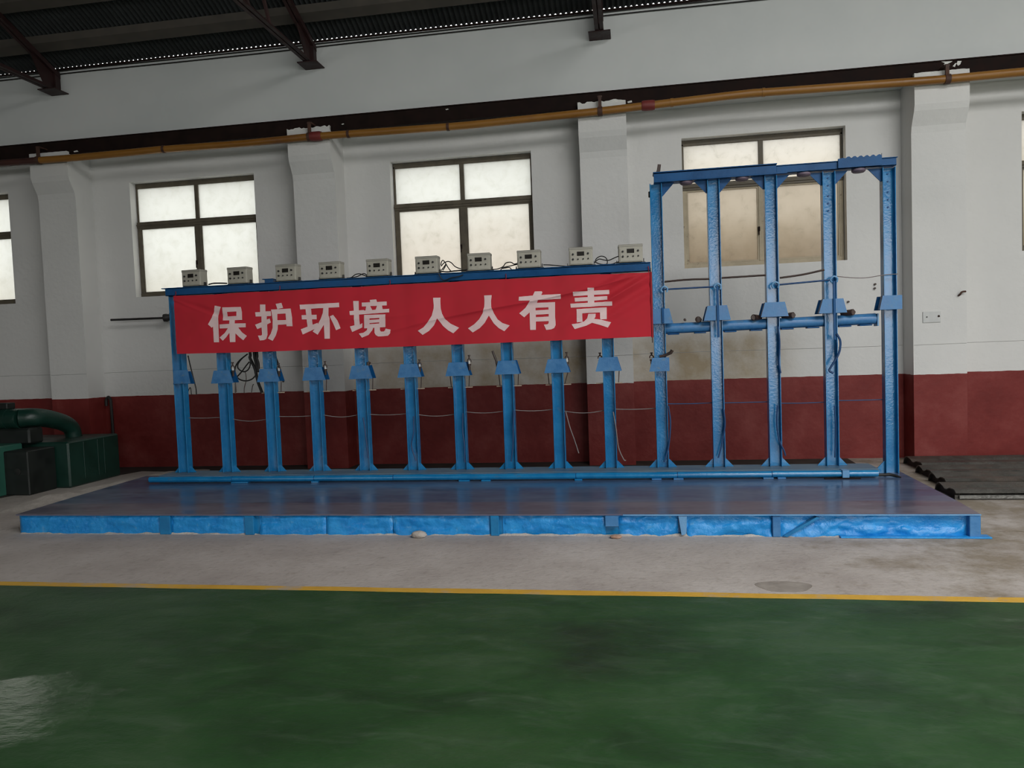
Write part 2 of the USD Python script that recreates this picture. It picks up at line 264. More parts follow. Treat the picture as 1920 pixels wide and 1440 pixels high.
def pane_look(name, top, low, z0, z1, spots):
    """Dusty frosted glass: daylight comes through diffusely; the tint grows darker towards the bottom rail (low)."""
    n = {'g': ('geometry', {}), 's': ('separate_xyz', {}), 'z': ('map_range', {'range_type': 'smoothstep', 'from_min': z0, 'from_max': z1, 'to_min': 0, 'to_max': 1}),
         'n': ('noise_texture', {'scale': 3.5, 'detail': 8, 'roughness': .65}), 'a': ('math', {'math_type': 'multiply_add', 'value2': .5}), 'sb': ('math', {'math_type': 'subtract', 'value2': .25, 'use_clamp': True}),
         'c': ('mix', {'color1': low, 'color2': top}), 'n2': ('noise_texture', {'scale': 7, 'detail': 9, 'roughness': .72, 'distortion': .6}), 'r2': ('rgb_ramp', {'ramp': [(.30, (spots, spots, spots * .98)), (.45, (.975, .975, .97)), (.56, (1, 1, 1)), (.72, (.99, .988, .98)), (.78, (spots, spots, spots * .97))]}),
         'mx': ('mix', {'mix_type': 'multiply', 'fac': 1.0}), 't': ('translucent_bsdf', {}), 'gl': ('glossy_bsdf', {'roughness': .25, 'color': (.8, .8, .8)}), 'mc': ('mix_closure', {'fac': .05}),
         'bn': ('noise_texture', {'scale': 14, 'detail': 5}), 'b': ('bump', {'strength': .2, 'distance': .004})}
    look(name, n, [('g.position', 's.vector'), ('s.z', 'z.value'), ('g.position', 'n.vector'), ('n.fac', 'a.value1'), ('z.result', 'a.value3'), ('a.value', 'sb.value1'), ('sb.value', 'c.fac'),
         ('g.position', 'n2.vector'), ('n2.fac', 'r2.fac'), ('c.color', 'mx.color1'), ('r2.color', 'mx.color2'), ('mx.color', 't.color'), ('bn.fac', 'b.height'), ('g.position', 'bn.vector'), ('b.normal', 'gl.normal'),
         ('t.BSDF', 'mc.closure1'), ('gl.BSDF', 'mc.closure2')], surface='mc.closure')
pane_look('pane_clear', (.93, .94, .91), (.84, .83, .78), 2.4, 3.4, .92)
pane_look('pane_warm', (.93, .93, .89), (.82, .78, .72), 2.5, 4.0, .88)
pane_look('pane_tan_upper', (.88, .86, .81), (.80, .76, .68), 3.5, 4.2, .82)
pane_look('pane_tan_lower', (.68, .63, .55), (.42, .35, .25), 2.5, 3.4, .84)

# ------------------------------------------------------------------ outlines of the banner's characters (mm, in the banner's plane) and paths of cables (m)
GLYPHS = [([[(-4694,2212),(-4618,2193),(-4661,2100),(-4669,1790),(-4733,1791),(-4732,1973),(-4749,1960),(-4792,2000),(-4739,2077),(-4711,2145)],[(-4601,2187),(-4370,2181),(-4361,2124),(-4364,2033),(-4604,2036)],[(-4524,2036),(-4457,2037),(-4459,1997),(-4323,1994),(-4324,1948),(-4417,1948),(-4372,1890),(-4317,1849),(-4365,1801),(-4412,1840),(-4456,1885),(-4463,1785),(-4531,1786),(-4529,1894),(-4573,1844),(-4620,1805),(-4658,1844),(-4588,1893),(-4545,1946),(-4650,1946),(-4649,1994),(-4526,1995)]],[[(-4543,2132),(-4428,2132),(-4432,2081),(-4543,2081)]]),([[(-4139,2199),(-4074,2196),(-4076,2118),(-4010,2117),(-4007,2063),(-4062,2061),(-4064,2024),(-4027,2035),(-4013,1989),(-4061,1969),(-4068,1850),(-4086,1805),(-4120,1792),(-4166,1791),(-4185,1849),(-4147,1847),(-4135,1855),(-4133,1938),(-4186,1921),(-4209,1972),(-4130,1997),(-4128,2063),(-4197,2065),(-4201,2113),(-4141,2114)],[(-3945,2196),(-3875,2205),(-3858,2147),(-3927,2138)],[(-4004,2135),(-3768,2136),(-3755,2029),(-3756,1936),(-3827,1939),(-3828,1960),(-3929,1959),(-3937,1907),(-3965,1840),(-4008,1780),(-4067,1810),(-4024,1865),(-3997,1926),(-3990,2017)]],[[(-3930,2083),(-3831,2082),(-3829,2010),(-3933,2011)]]),([[(-3594,2123),(-3528,2123),(-3519,1944),(-3457,1962),(-3448,1914),(-3642,1838),(-3661,1898),(-3581,1925)],[(-3660,2174),(-3474,2174),(-3477,2124),(-3656,2120)],[(-3643,2056),(-3465,2054),(-3465,2002),(-3642,2007)],[(-3482,2174),(-3192,2175),(-3191,2125),(-3477,2124)],[(-3379,2127),(-3317,2127),(-3323,2039),(-3311,2004),(-3321,1779),(-3384,1780),(-3384,1939),(-3464,1829),(-3523,1867),(-3466,1928),(-3418,2002),(-3389,2069)],[(-3308,2028),(-3268,2043),(-3220,1980),(-3189,1890),(-3244,1870),(-3273,1948)]],[]),([[(-3028,2187),(-2963,2184),(-2965,2074),(-2962,1921),(-2932,1937),(-2935,1889),(-3058,1843),(-3080,1906),(-3026,1917),(-3024,2032)],[(-3075,2077),(-2904,2081),(-2913,2034),(-3071,2031)],[(-2831,2190),(-2757,2192),(-2748,2155),(-2829,2156)],[(-2928,2164),(-2638,2163),(-2639,2120),(-2927,2120)],[(-2877,2121),(-2831,2121),(-2808,2079),(-2886,2079)],[(-2769,2079),(-2750,2122),(-2693,2119),(-2688,2082)],[(-2954,2074),(-2614,2082),(-2614,2042),(-2913,2034)],[(-2903,2027),(-2659,2022),(-2666,1882),(-2914,1878)],[(-2874,1890),(-2803,1891),(-2819,1854),(-2868,1802),(-2947,1776),(-2981,1823),(-2923,1831),(-2883,1857)],[(-2794,1894),(-2730,1891),(-2731,1851),(-2721,1835),(-2689,1834),(-2671,1848),(-2666,1865),(-2607,1852),(-2616,1812),(-2642,1786),(-2677,1783),(-2755,1781),(-2783,1799),(-2796,1826)]],[[(-2841,1984),(-2728,1986),(-2732,1971),(-2845,1969)],[(-2847,1933),(-2734,1937),(-2736,1925),(-2849,1922)]]),([[(-2110,2179),(-2026,2177),(-2029,2140),(-2027,2061),(-2013,2000),(-1981,1939),(-1928,1890),(-1834,1841),(-1902,1783),(-1959,1818),(-2012,1867),(-2070,1952),(-2114,1877),(-2172,1820),(-2247,1779),(-2300,1826),(-2233,1862),(-2175,1920),(-2130,1985),(-2108,2057),(-2105,2097)]],[]),([[(-1541,2177),(-1457,2176),(-1466,2114),(-1464,2048),(-1443,1982),(-1405,1914),(-1353,1872),(-1275,1843),(-1336,1783),(-1395,1818),(-1447,1870),(-1499,1958),(-1548,1881),(-1604,1827),(-1684,1783),(-1735,1830),(-1663,1872),(-1607,1923),(-1564,1987),(-1542,2052),(-1538,2118)]],[]),([[(-988,2193),(-916,2192),(-905,2181),(-918,2152),(-711,2152),(-713,2102),(-956,2099),(-970,2071),(-776,2071),(-781,1918),(-778,1827),(-795,1795),(-829,1782),(-881,1778),(-904,1836),(-866,1838),(-853,1850),(-852,1872),(-988,1872),(-991,1784),(-1054,1785),(-1054,1973),(-1114,1923),(-1167,1968),(-1097,2023),(-1041,2098),(-1164,2102),(-1161,2144),(-1010,2150)]],[[(-988,2019),(-850,2019),(-849,1994),(-988,1992)],[(-987,1945),(-849,1947),(-850,1921),(-988,1919)]]),([[(-426,2203),(-359,2201),(-361,2003),(-431,2003)],[(-582,2168),(-201,2172),(-201,2128),(-580,2124)],[(-567,2106),(-222,2109),(-222,2069),(-565,2065)],[(-614,2046),(-173,2049),(-174,2006),(-611,2003)],[(-551,1986),(-233,1991),(-235,1866),(-294,1865),(-306,1872),(-305,1940),(-490,1938),(-491,1849),(-551,1845)],[(-427,1929),(-349,1929),(-354,1893),(-367,1875),(-306,1866),(-191,1832),(-226,1777),(-308,1808),(-391,1834),(-450,1807),(-577,1775),(-608,1828),(-527,1836),(-474,1853),(-441,1884)]],[])]
BOX_CABLES = [[(-4.825, 8.0, 2.468), (-4.763, 8.0, 2.478), (-4.674, 8.0, 2.476), (-4.59, 8.0, 2.469)], [(-3.134, 8.0, 2.454), (-3.081, 8.0, 2.459), (-3.032, 8.0, 2.488), (-2.985, 8.0, 2.496), (-2.944, 8.0, 2.482), (-2.894, 8.0, 2.461)], [(-3.084, 8.02, 2.458), (-3.015, 8.02, 2.469), (-2.94, 8.02, 2.497), (-2.901, 8.02, 2.478)], [(-2.037, 8.0, 2.539), (-2.027, 8.0, 2.577), (-2.009, 8.0, 2.592), (-1.985, 8.0, 2.564), (-1.964, 8.0, 2.524), (-1.937, 8.0, 2.484), (-1.918, 8.0, 2.462)], [(-2.042, 8.03, 2.532), (-2.009, 8.03, 2.566), (-1.963, 8.03, 2.581), (-1.924, 8.03, 2.564), (-1.886, 8.03, 2.523), (-1.847, 8.03, 2.502), (-1.817, 8.03, 2.493)], [(-2.046, 8.05, 2.49), (-2.01, 8.05, 2.532), (-1.989, 8.05, 2.558), (-2.005, 8.05, 2.521), (-2.029, 8.05, 2.489)], [(-2.042, 8.02, 2.475), (-1.971, 8.02, 2.466), (-1.897, 8.02, 2.471), (-1.812, 8.02, 2.474), (-1.744, 8.02, 2.476)], [(-2.041, 7.905, 2.438), (-2.008, 7.905, 2.378), (-1.969, 7.905, 2.365), (-1.898, 7.905, 2.387), (-1.819, 7.905, 2.397), (-1.768, 7.905, 2.414)], [(-1.465, 8.0, 2.463), (-1.401, 8.0, 2.466), (-1.341, 8.0, 2.489), (-1.31, 8.0, 2.524), (-1.256, 8.0, 2.531), (-1.217, 8.0, 2.509), (-1.178, 8.0, 2.517)], [(-1.377, 8.03, 2.453), (-1.346, 8.03, 2.481), (-1.277, 8.03, 2.492), (-1.217, 8.03, 2.503), (-1.183, 8.03, 2.506)], [(-1.348, 7.98, 2.466), (-1.269, 7.98, 2.472), (-1.241, 7.98, 2.441), (-1.202, 7.98, 2.439)], [(-0.9, 8.0, 2.484), (-0.816, 8.0, 2.476), (-0.72, 8.0, 2.463), (-0.644, 8.0, 2.452)], [(-0.348, 8.0, 2.472), (-0.328, 8.0, 2.518), (-0.28, 8.0, 2.541), (-0.234, 8.0, 2.526), (-0.214, 8.0, 2.488), (-0.227, 8.0, 2.451), (-0.292, 8.0, 2.459), (-0.339, 8.0, 2.48)], [(-0.342, 7.96, 2.481), (-0.298, 7.96, 2.507), (-0.243, 7.96, 2.494), (-0.196, 7.96, 2.489), (-0.139, 7.96, 2.51), (-0.092, 7.96, 2.526), (-0.044, 7.96, 2.527)], [(-0.245, 8.0, 2.452), (-0.17, 8.0, 2.451), (-0.123, 8.0, 2.464), (-0.093, 8.0, 2.472)]]
COIL = [[(-4.467, 8.13, 1.636), (-4.531, 8.13, 1.591), (-4.58, 8.13, 1.535), (-4.588, 8.13, 1.488), (-4.557, 8.13, 1.453), (-4.507, 8.13, 1.437), (-4.46, 8.13, 1.458), (-4.432, 8.13, 1.504), (-4.423, 8.13, 1.556)], [(-4.42, 8.13, 1.561), (-4.385, 8.13, 1.492), (-4.366, 8.13, 1.434), (-4.371, 8.13, 1.387), (-4.422, 8.13, 1.344), (-4.496, 8.13, 1.328), (-4.574, 8.13, 1.348), (-4.616, 8.13, 1.399), (-4.627, 8.13, 1.463), (-4.603, 8.13, 1.525), (-4.549, 8.13, 1.581), (-4.455, 8.13, 1.644)], [(-4.438, 8.13, 1.551), (-4.486, 8.13, 1.501), (-4.54, 8.13, 1.439), (-4.606, 8.13, 1.378)]]
BUNDLE = [[(-4.432, 8.15, 1.651), (-4.44, 8.15, 1.604), (-4.415, 8.15, 1.545), (-4.385, 8.15, 1.476), (-4.368, 8.15, 1.391), (-4.35, 8.15, 1.301), (-4.326, 8.15, 1.232), (-4.307, 8.15, 1.173)], [(-4.381, 8.15, 1.649), (-4.378, 8.15, 1.601), (-4.365, 8.15, 1.538), (-4.352, 8.15, 1.475), (-4.349, 8.15, 1.422)], [(-4.347, 8.15, 1.648), (-4.353, 8.15, 1.59), (-4.337, 8.15, 1.527), (-4.338, 8.15, 1.464)]]
STRUT = [(-4.108, 8.13, 1.645), (-4.091, 8.13, 1.55), (-4.062, 8.13, 1.466), (-4.021, 8.13, 1.298)]
THIN = [[(-4.496, 8.13, 1.433), (-4.489, 8.13, 1.374), (-4.494, 8.13, 1.322), (-4.518, 8.13, 1.249), (-4.524, 8.13, 1.186)], [(-4.4, 8.13, 1.288), (-4.416, 8.13, 1.257), (-4.431, 8.13, 1.189)], [(-4.629, 8.13, 1.289), (-4.626, 8.13, 1.241), (-4.626, 8.13, 1.194)]]
POST1WIRE = [[(-5.22, 8.13, 1.652), (-5.203, 8.13, 1.556), (-5.181, 8.13, 1.449), (-5.159, 8.13, 1.342), (-5.141, 8.13, 1.256), (-5.14, 8.13, 1.181)], [(-5.204, 8.13, 1.183), (-5.216, 8.13, 1.269), (-5.254, 8.13, 1.206)]]

# ------------------------------------------------------------------ floor, walls, roof
def jitter_line(x0, x1, y, amp, step=.12, seed=0):
    xs = np.arange(x0, x1 + step, step)
    return [(float(x), float(y + amp * (meshkit.noise(np.array([[x * 2.5, seed, .5]]))[0] - .5) * 2)) for x in xs]
XL, XR, YF, YB = -22.0, 11.0, -8.5, 10.15
obj('ground', box(-40, 40, -30, 45, -.30, -.12), 'outside_ground', kind='structure', label='grey outdoor ground beyond the walls', cat='ground')
fl = thing('floor', 'bare concrete and green coated workshop floor with a yellow line', 'floor', kind='structure')
obj('concrete_slab', box(XL - .3, XR + .3, YF - .3, 10.6, -.12, 0), 'concrete', fl)
lo = jitter_line(XL, XR, 4.672, .008, seed=3); hi = jitter_line(XL, XR, 4.752, .008, seed=9)
obj('green_coating', prism([(XL, YF)] + [(XR, YF)] + [(x, y + .004) for x, y in lo[::-1]], 'z', 0, .003), 'green_coating', fl, label='worn dark green floor coating in the foreground', smooth=False)
obj('painted_line', prism(lo + hi[::-1], 'z', 0, .0042), 'yellow_line', fl, label='yellow painted line along the green coating', smooth=False)
obj('shade_strip', prism([(-9.5, 7.75), (-7.66, 7.78), (-7.45, 8.5), (-7.22, 9.4), (-7.1, 9.75), (-6.1, 9.6)] + jitter_line(-6.0, 2.62, 8.3, .05, .1, 2) + [(2.75, 10.13), (-9.5, 10.13)], 'z', 0, .003), 'painted_shade', fl, smooth=False, label='dark shade painted on the floor behind the platform along the wall')  # thin dark sheet, paints the shade behind the platform and round the machine
WIN = [(-15.37, -13.37), (-11.37, -9.37), (-7.31, -5.315), (-3.265, -1.26), (.745, 2.79), (4.84, 6.84), (8.85, 10.85)]
WZ0, WZ1 = 2.57, 4.275
w = MB().box(XL, XR, YB, 10.45, -.1, WZ0).box(XL, XR, YB, 10.45, WZ1, 4.68)
e = XL
for a, b in WIN:
    w.box(e, a, YB, 10.45, WZ0, WZ1); e = b
w.box(e, XR, YB, 10.45, WZ0, WZ1)
wb = thing('wall_back', 'white plaster rear wall with red dado and window openings', 'wall', kind='structure')
for x0_, x1_, yj in ((XL, -8.56, YB), (-8.53, -7.95, 9.8), (-7.92, -4.56, YB), (-4.54, -3.95, 9.8), (-3.93, -.585, YB), (-.57, .03, 9.8), (.04, 3.44, YB), (3.455, 4.05, 9.8), (4.065, 7.44, YB)):
    obj('joint_line', tube([(x, yj - .0005, 1.452 + .004 * math.sin(x * 1.7)) for x in np.linspace(x0_, x1_, 12)], .0032, 4), 'joint_grey', wb)
obj('lower_wall', w, 'wall_plaster', wb, smooth=False)
obj('upper_wall', box(XL, XR, 9.9, 10.45, 4.665, 5.905), 'upper_plaster', wb, smooth=False)
for cx in (-20.24, -16.24, -12.24, -8.24, -4.245, -.272, 3.752, 7.75):
    hw = .305
    pr = [(9.8, -.05), (9.8, 4.02), (9.785, 4.10), (9.70, 4.26), (9.68, 4.33), (9.68, 4.672), (9.73, 4.672), (9.73, 4.64), (9.91, 4.64), (9.91, 4.67), (10.16, 4.67), (10.16, -.05)]
    obj('pillar', prism(pr, 'x', cx - hw, cx + hw), 'pillar_plaster', wb, smooth=False)
    rag = random.Random(int(cx * 10)); xs_ = np.arange(cx - hw, cx + hw + .001, .0305)
    if cx > -8: obj('plaster_edge', prism([(cx - hw, 4.665)] + [(float(x), 4.700 + .010 * (.5 - abs(x - cx)) + rag.uniform(-.016, .010) * (1 if cx < 3 else .25)) for x in xs_] + [(cx + hw, 4.665)], 'y', 9.681, 9.729), 'bare_plaster', wb, smooth=False, label='ragged plaster edge on top of the pillar')
obj('wall_left', box(XL - .3, XL, YF, 10.45, -.1, 10.2), 'room_plaster', kind='structure', smooth=False, label='plain far left end wall', cat='wall')
obj('wall_right', box(XR, XR + .3, YF, 10.45, -.1, 10.2), 'room_plaster', kind='structure', smooth=False, label='plain right end wall', cat='wall')
obj('wall_front', MB().box(XL, -13.0, YF - .3, YF, -.1, 6.0).box(-7.0, 1.6, YF - .3, YF, -.1, 6.0).box(-13.0, -7.0, YF - .3, YF, -.1, 2.7).box(-13.0, -7.0, YF - .3, YF, 4.5, 6.0).box(10.6, XR, YF - .3, YF, -.1, 6.0).box(1.6, 10.6, YF - .3, YF, 5.3, 6.0), 'gate_wall_plaster', kind='structure', smooth=False, label='front wall with the wide gate opening behind the viewer', cat='wall')

EY, EZ, SL, RY = 9.97, 5.937, .45, .7
def rz_(y): return EZ + SL * (EY - y) if y >= RY else EZ + SL * (EY - RY) - SL * (RY - y)
ce = thing('ceiling', 'dark corrugated roof sheeting on purlins', 'roof', kind='structure')
xs = np.arange(XL, XR + .001, .0706 / 6)
def sheet(ya, yb):
    wave = lambda U: .0225 + .0225 * np.cos(2 * math.pi * U / .0706)
    f = lambda U, V: np.stack([U, V, np.vectorize(rz_)(V) + wave(U)], -1)
    t = grid(xs, np.array([ya, yb]), f); b = grid(xs, np.array([ya, yb]), lambda U, V: f(U, V) + np.array([0, 0, .006]))
    b.faces = b.faces[:, ::-1]
    return trimesh.util.concatenate([t, b])
obj('roof_sheet', sheet(RY, EY), 'roof_sheet', ce, smooth=50)
obj('roof_sheet', sheet(YF - .3, RY), 'roof_sheet', ce, smooth=50)
obj('eave_angle', MB().box(XL, XR, 9.90, 9.96, 5.905, 5.934).box(XL, XR, 9.955, 10.2, 5.905, 5.915), 'dark_steel', ce)
for y in (9.47, 8.86, 8.2, 7.5, 6.8, 6.1, 5.4, 4.7, 4.0, 3.3, 2.6, 1.9, 1.2, .2, -1.2, -2.6, -4.0, -5.4, -6.8):
    z = rz_(y)
    obj('purlin', prism([(y - .075, z + .030 * (1 if y > RY else -1)), (y + .075, z - .034 * (1 if y > RY else -1)), (y + .075, z - .135), (y - .075, z - .075)], 'x', XL, XR), 'purlin_grey', ce, smooth=False)
obj('gable', MB().add(prism([(YF, 5.95), (10.2, 5.95), (RY, 10.2)], 'x', XL - .25, XL - .05)).add(prism([(YF, 5.95), (10.2, 5.95), (RY, 10.2)], 'x', XR + .05, XR + .25)), 'room_plaster', ce, smooth=False)

# roof trusses: heel plate on the wall, bottom chord, rafter and web bars
for cx, where in ((-12.15, None), (-8.15, 'above the leftmost complete window'), (-4.19, 'above the pillar left of the middle window'), (-.27, 'above the second white pillar'), (3.75, None), (7.75, None)):
    if where is None: continue
    t = thing('roof_truss', f'dark red roof truss end on the wall {where}', 'roof truss', group='roof trusses')
    obj('heel_plate', box(cx - .14, cx + .14, 9.62, 9.9, 5.548, 5.562, b=.003), 'truss_red', t)
    obj('bottom_chord', MB().box(cx - .055, cx - .008, -4.0, 9.72, 5.565, 5.575).box(cx - .016, cx - .008, -4.0, 9.72, 5.575, 5.625).box(cx + .008, cx + .055, -4.0, 9.72, 5.565, 5.575).box(cx + .008, cx + .016, -4.0, 9.72, 5.575, 5.625), 'truss_red', t)
    zc = lambda y: rz_(y) - .15
    for sx, ex in ((-.05, -.008), (.008, .05)):
        obj('rafter', prism([(9.86, zc(9.86)), (9.86, zc(9.86) - .07), (RY, zc(RY) - .07), (RY, zc(RY))], 'x', cx + sx, cx + ex), 'truss_red', t)
    obj('gusset', prism([(9.86, 5.562), (9.86, 5.80), (9.45, 6.02), (9.38, 5.95), (9.62, 5.562)], 'x', cx - .007, cx + .007), 'truss_red', t)
    obj('post', box(cx - .045, cx + .045, 9.76, 9.86, 5.562, 5.86), 'truss_red', t)
    for ya, yb in ((8.6, 8.1), (8.1, 7.2), (7.2, 6.4), (6.4, 5.2), (5.2, 4.2), (4.2, 2.8), (2.8, 1.6)):
        za, zb = (5.6, zc(yb) - .03)
        obj('web_bar', rod((cx, ya, za), (cx, yb, zb), .025, 6), 'truss_red', t)

# crane runway beam and the orange pipe
SPLASH = [[(3.775, 4.832), (3.90, 4.826), (3.885, 4.815), (3.845, 4.80), (3.80, 4.795), (3.815, 4.812)], [(3.955, 4.822), (4.0, 4.82), (3.985, 4.78), (3.96, 4.765), (3.945, 4.79)], [(3.90, 4.765), (3.93, 4.80), (3.945, 4.80), (3.925, 4.755)], [(-2.335, 4.80), (-2.30, 4.805), (-2.285, 4.795), (-2.32, 4.787)], [(-3.795, 4.725), (-3.765, 4.735), (-3.75, 4.725), (-3.775, 4.715)], [(.055, 4.69), (.11, 4.70), (.115, 4.675), (.06, 4.67)], [(-7.88, 4.68), (-7.82, 4.69), (-7.80, 4.668), (-7.87, 4.664)]]
beam_ = t = thing('runway_beam', 'dark brown steel runway beam along the top of the pillars', 'beam')
obj('flange', box(XL + .1, XR - .1, 9.745, 9.893, 4.645, 4.660, b=.003), 'dark_steel', t)
obj('web', box(XL + .1, XR - .1, 9.755, 9.775, 4.660, 4.832, b=.003), 'dark_steel', t)
obj('flange', box(XL + .1, XR - .1, 9.745, 9.893, 4.832, 4.848, b=.003), 'dark_steel', t)
PZ = [(-21, 4.55), (-8.8, 4.552), (-7.65, 4.541), (-6.36, 4.552), (-5.2, 4.534), (-4.19, 4.548), (-3.64, 4.541), (-2.08, 4.519), (-.28, 4.552), (.86, 4.590), (1.5, 4.612), (2.13, 4.60), (3.76, 4.574), (4.49, 4.582), (10.5, 4.58)]
def pz(x): return float(np.interp(x, [p[0] for p in PZ], [p[1] for p in PZ]))
t = thing('orange_pipe', 'long orange brown pipe hung below the dark runway beam', 'pipe')
obj('pipe', tube([(x, 9.605, pz(x)) for x in np.linspace(-8.33, 10.5, 60)], .048, 16), 'orange_pipe', t)
obj('pipe', tube([(x, 9.605, pz(x)) for x in np.linspace(-21, -8.34, 30)], .048, 16), 'dark_maroon_paint', t, label='dark maroon painted length of the pipe')
for x in (-6.35, -3.64, -2.27, .60, 1.70, 5.6):
    h = obj('hanger', tube([(x - .018, 9.605, pz(x)), (x + .018, 9.605, pz(x))], .053, 16), 'rusty_hanger' if x < 0 else 'orange_pipe', t)
for x in (-8.33, -4.19, -.29, 3.78, 7.75):
    obj('bracket', MB().add(tube([(x - .03, 9.605, pz(x)), (x + .03, 9.605, pz(x))], .057, 16)).box(x - .02, x + .02, 9.59, 9.62, pz(x) + .04, 4.745).box(x - .03, x + .03, 9.60, 9.755, 4.725, 4.745), 'rusty_hanger', t)
for x in (-4.10, .31):
    obj('coupling', tube([(x - .08, 9.605, pz(x)), (x - .05, 9.605, pz(x)), (x + .05, 9.605, pz(x)), (x + .08, 9.605, pz(x))], [.058, .064, .064, .058], 16), 'maroon_paint', t, label='dark red pipe coupling')
for k, (zz, sag) in enumerate(((5.888, .012), (5.846, .016))):
    o = obj('wall_wire', tube([(x, 9.885, zz + .004 * math.cos(x * .8 + k) - sag * abs(math.sin(math.pi * (x - .27) / 3.95)) * .4) for x in np.linspace(-13, 9, 90)], .0085, 6), 'black_rubber', None,
            label=f'{"upper" if k == 0 else "lower"} of the two thin dark wires strung along the wall under the eaves', cat='wire')

for q in SPLASH: obj('paint_splash', prism(q, 'y', 9.752, 9.7555), 'bare_plaster', beam_, smooth=False, label='white paint splash on the beam')
# ------------------------------------------------------------------ windows
def window(i, a, b, pane_up, pane_low, frame_up, frame_low):
    w = thing(f'window_{i}', kind='structure')
    names = {2: 'left frosted window behind the first two control boxes', 3: 'middle frosted window behind the control boxes', 4: 'right window with tan lower panes behind the tall blue frame', 1: 'window cut off by the left edge of the photo', 5: 'window cut off by the right edge of the photo'}
    tag(w, names.get(i, 'frosted workshop window outside the frame'), 'window')
    z0, z1, zt, y = WZ0 + .012, WZ1 - .045, 3.655, 10.28
    cx = (a + b) / 2; a0, b0 = a + .004, b - .004
    F = lambda nm, mat, *q: obj(nm, box(*q, b=.004), mat, w)
    F('jamb', frame_up, a0, a0 + .028, y, y + .05, zt, z1); F('jamb', frame_up, b0 - .028, b0, y, y + .05, zt, z1)
    F('jamb', frame_low, a0, a0 + .05, y - .01, y + .05, z0, zt); F('jamb', frame_low, b0 - .05, b0, y - .01, y + .05, z0, zt)
    F('head', frame_up, a0, b0, y, y + .05, z1 - .028, z1 + .044)
    F('sill_rail', frame_low, a0, b0, y - .015, y + .05, z0 - .012, z0 + .05)
    F('transom', frame_up, a0, b0, y - .02, y + .05, zt - .045, zt + .045)
    F('transom_lip', frame_up, a0, b0, y - .035, y - .02, zt - .012, zt + .010)
    F('mullion', frame_up, cx - .03, cx + .03, y - .008, y + .05, zt + .045, z1 - .028)
    F('mullion', frame_low, cx - .042, cx + .042, y - .015, y + .05, z0 + .05, zt - .045)
    for l, r in ((a0 + .05, cx - .042), (cx + .042, b0 - .05)):
        d = .018
        obj('sash', MB().box(l, l + d, y - .005, y + .03, z0 + .05, zt - .045).box(r - d, r, y - .005, y + .03, z0 + .05, zt - .045).box(l + d, r - d, y - .005, y + .03, z0 + .05, z0 + .05 + d).box(l + d, r - d, y - .005, y + .03, zt - .045 - d, zt - .045), frame_low, w)
        obj('pane', box(l + d, r - d, y + .012, y + .018, z0 + .05 + d, zt - .045 - d), pane_low, w, smooth=False)
    for l, r in ((a0 + .028, cx - .03), (cx + .03, b0 - .028)):
        obj('pane', box(l, r, y + .012, y + .018, zt + .045, z1 - .028), pane_up, w, smooth=False)
    # crumbly plaster edge along the head of the frame
    vs = jitter_line(a0, b0, z1 + .030, .010, .08, i)
    obj('latch', MB().box(cx - .055, cx - .03, y - .03, y - .01, 3.02, 3.08, b=.003).add(rod((cx - .045, y - .03, 3.05), (cx - .045, y - .03, 2.97), .008, 6)), 'dark_steel', w)
for i, (a, b) in enumerate(WIN):
    if i == 0: window(0, a, b, 'pane_clear', 'pane_clear', 'frame_brown', 'frame_brown')
    elif i in (1, 2): window(i, a, b, 'pane_clear', 'pane_clear', 'frame_brown', 'frame_brown')
    elif i == 3: window(i, a, b, 'pane_clear', 'pane_warm', 'frame_brown', 'frame_brown')
    elif i == 4: window(i, a, b, 'pane_tan_upper', 'pane_tan_lower', 'frame_brown', 'frame_cream')
    else: window(i, a, b, 'pane_tan_upper', 'pane_tan_lower', 'frame_brown', 'frame_brown')

# ------------------------------------------------------------------ blue platform
PT = .187
pf = thing('platform', 'low blue painted concrete platform with rough front edge carrying the test racks', 'platform')
front = jitter_line(-5.84, 2.575, 6.152, .012, .07, 5)
obj('deck', prism(front + [(2.66, 6.6), (2.70, 8.25), (-5.95, 8.25), (-5.90, 7.0)], 'z', PT - .012, PT), 'platform_top', pf, smooth=False, label='worn grey blue shiny deck')
obj('deck_edge', box(-.10, 2.63, 6.128, 6.14, PT - .009, PT + .0005), 'pale_blue_paint', pf, label='thin pale edge of the deck')
obj('core', box(-5.83, 2.62, 6.19, 8.24, 0, PT - .012), 'blue_paint', pf, smooth=False)
segs = [(-5.82, -4.336), (-4.228, -3.488), (-3.358, -2.722), (-2.716, -2.105), (-2.098, -1.224), (-1.122, -.248), (-.138, .35), (.418, 1.091), (1.153, 2.548)]
for k, (a, b) in enumerate(segs):
    nx = int((b - a) / .016); us = np.linspace(a, b, nx); vs = np.linspace(.0, PT - .012, 14)
    def f(U, V):
        P = np.stack([U, U * 0, V], -1)
        d = meshkit.fbm(P * [5, 1, 9] + 17 * k, 5) - .5
        d2 = np.abs(meshkit.fbm(P * [2.2, 1, 5] + 40, 4) - .5)
        ed = np.minimum(np.minimum(U - a, b - U), .02) / .02; tp = np.clip((PT - .012 - V) / .03, 0, 1)
        rough = .35 + .65 * min(1, max(0, (a + 4) / 4))
        st = (1 / (1 + np.exp(-(V - (.085 + .085 * (meshkit.fbm(np.stack([U * 3.1, V * 0, V * 0 + 7], -1), 4) - .5) * 2)) / .003))) * (.014 if a > .3 else .004)
        d = d + st / .055 / rough
        return np.stack([U + 0 * V, 6.172 - .008 + (.070 * d - .06 * d2 + .012) * rough + .014 * (1 - ed) + .010 * (1 - tp) + .01 * (1 - tp) * meshkit.noise(P * [11, 1, 1]), V], -1)
    g = grid(us, vs, f)
    back = box(a, b, 6.185, 6.24, 0, PT - .014)
    obj('concrete_infill', trimesh.util.concatenate([g, back]), 'blue_infill', pf, smooth=35)
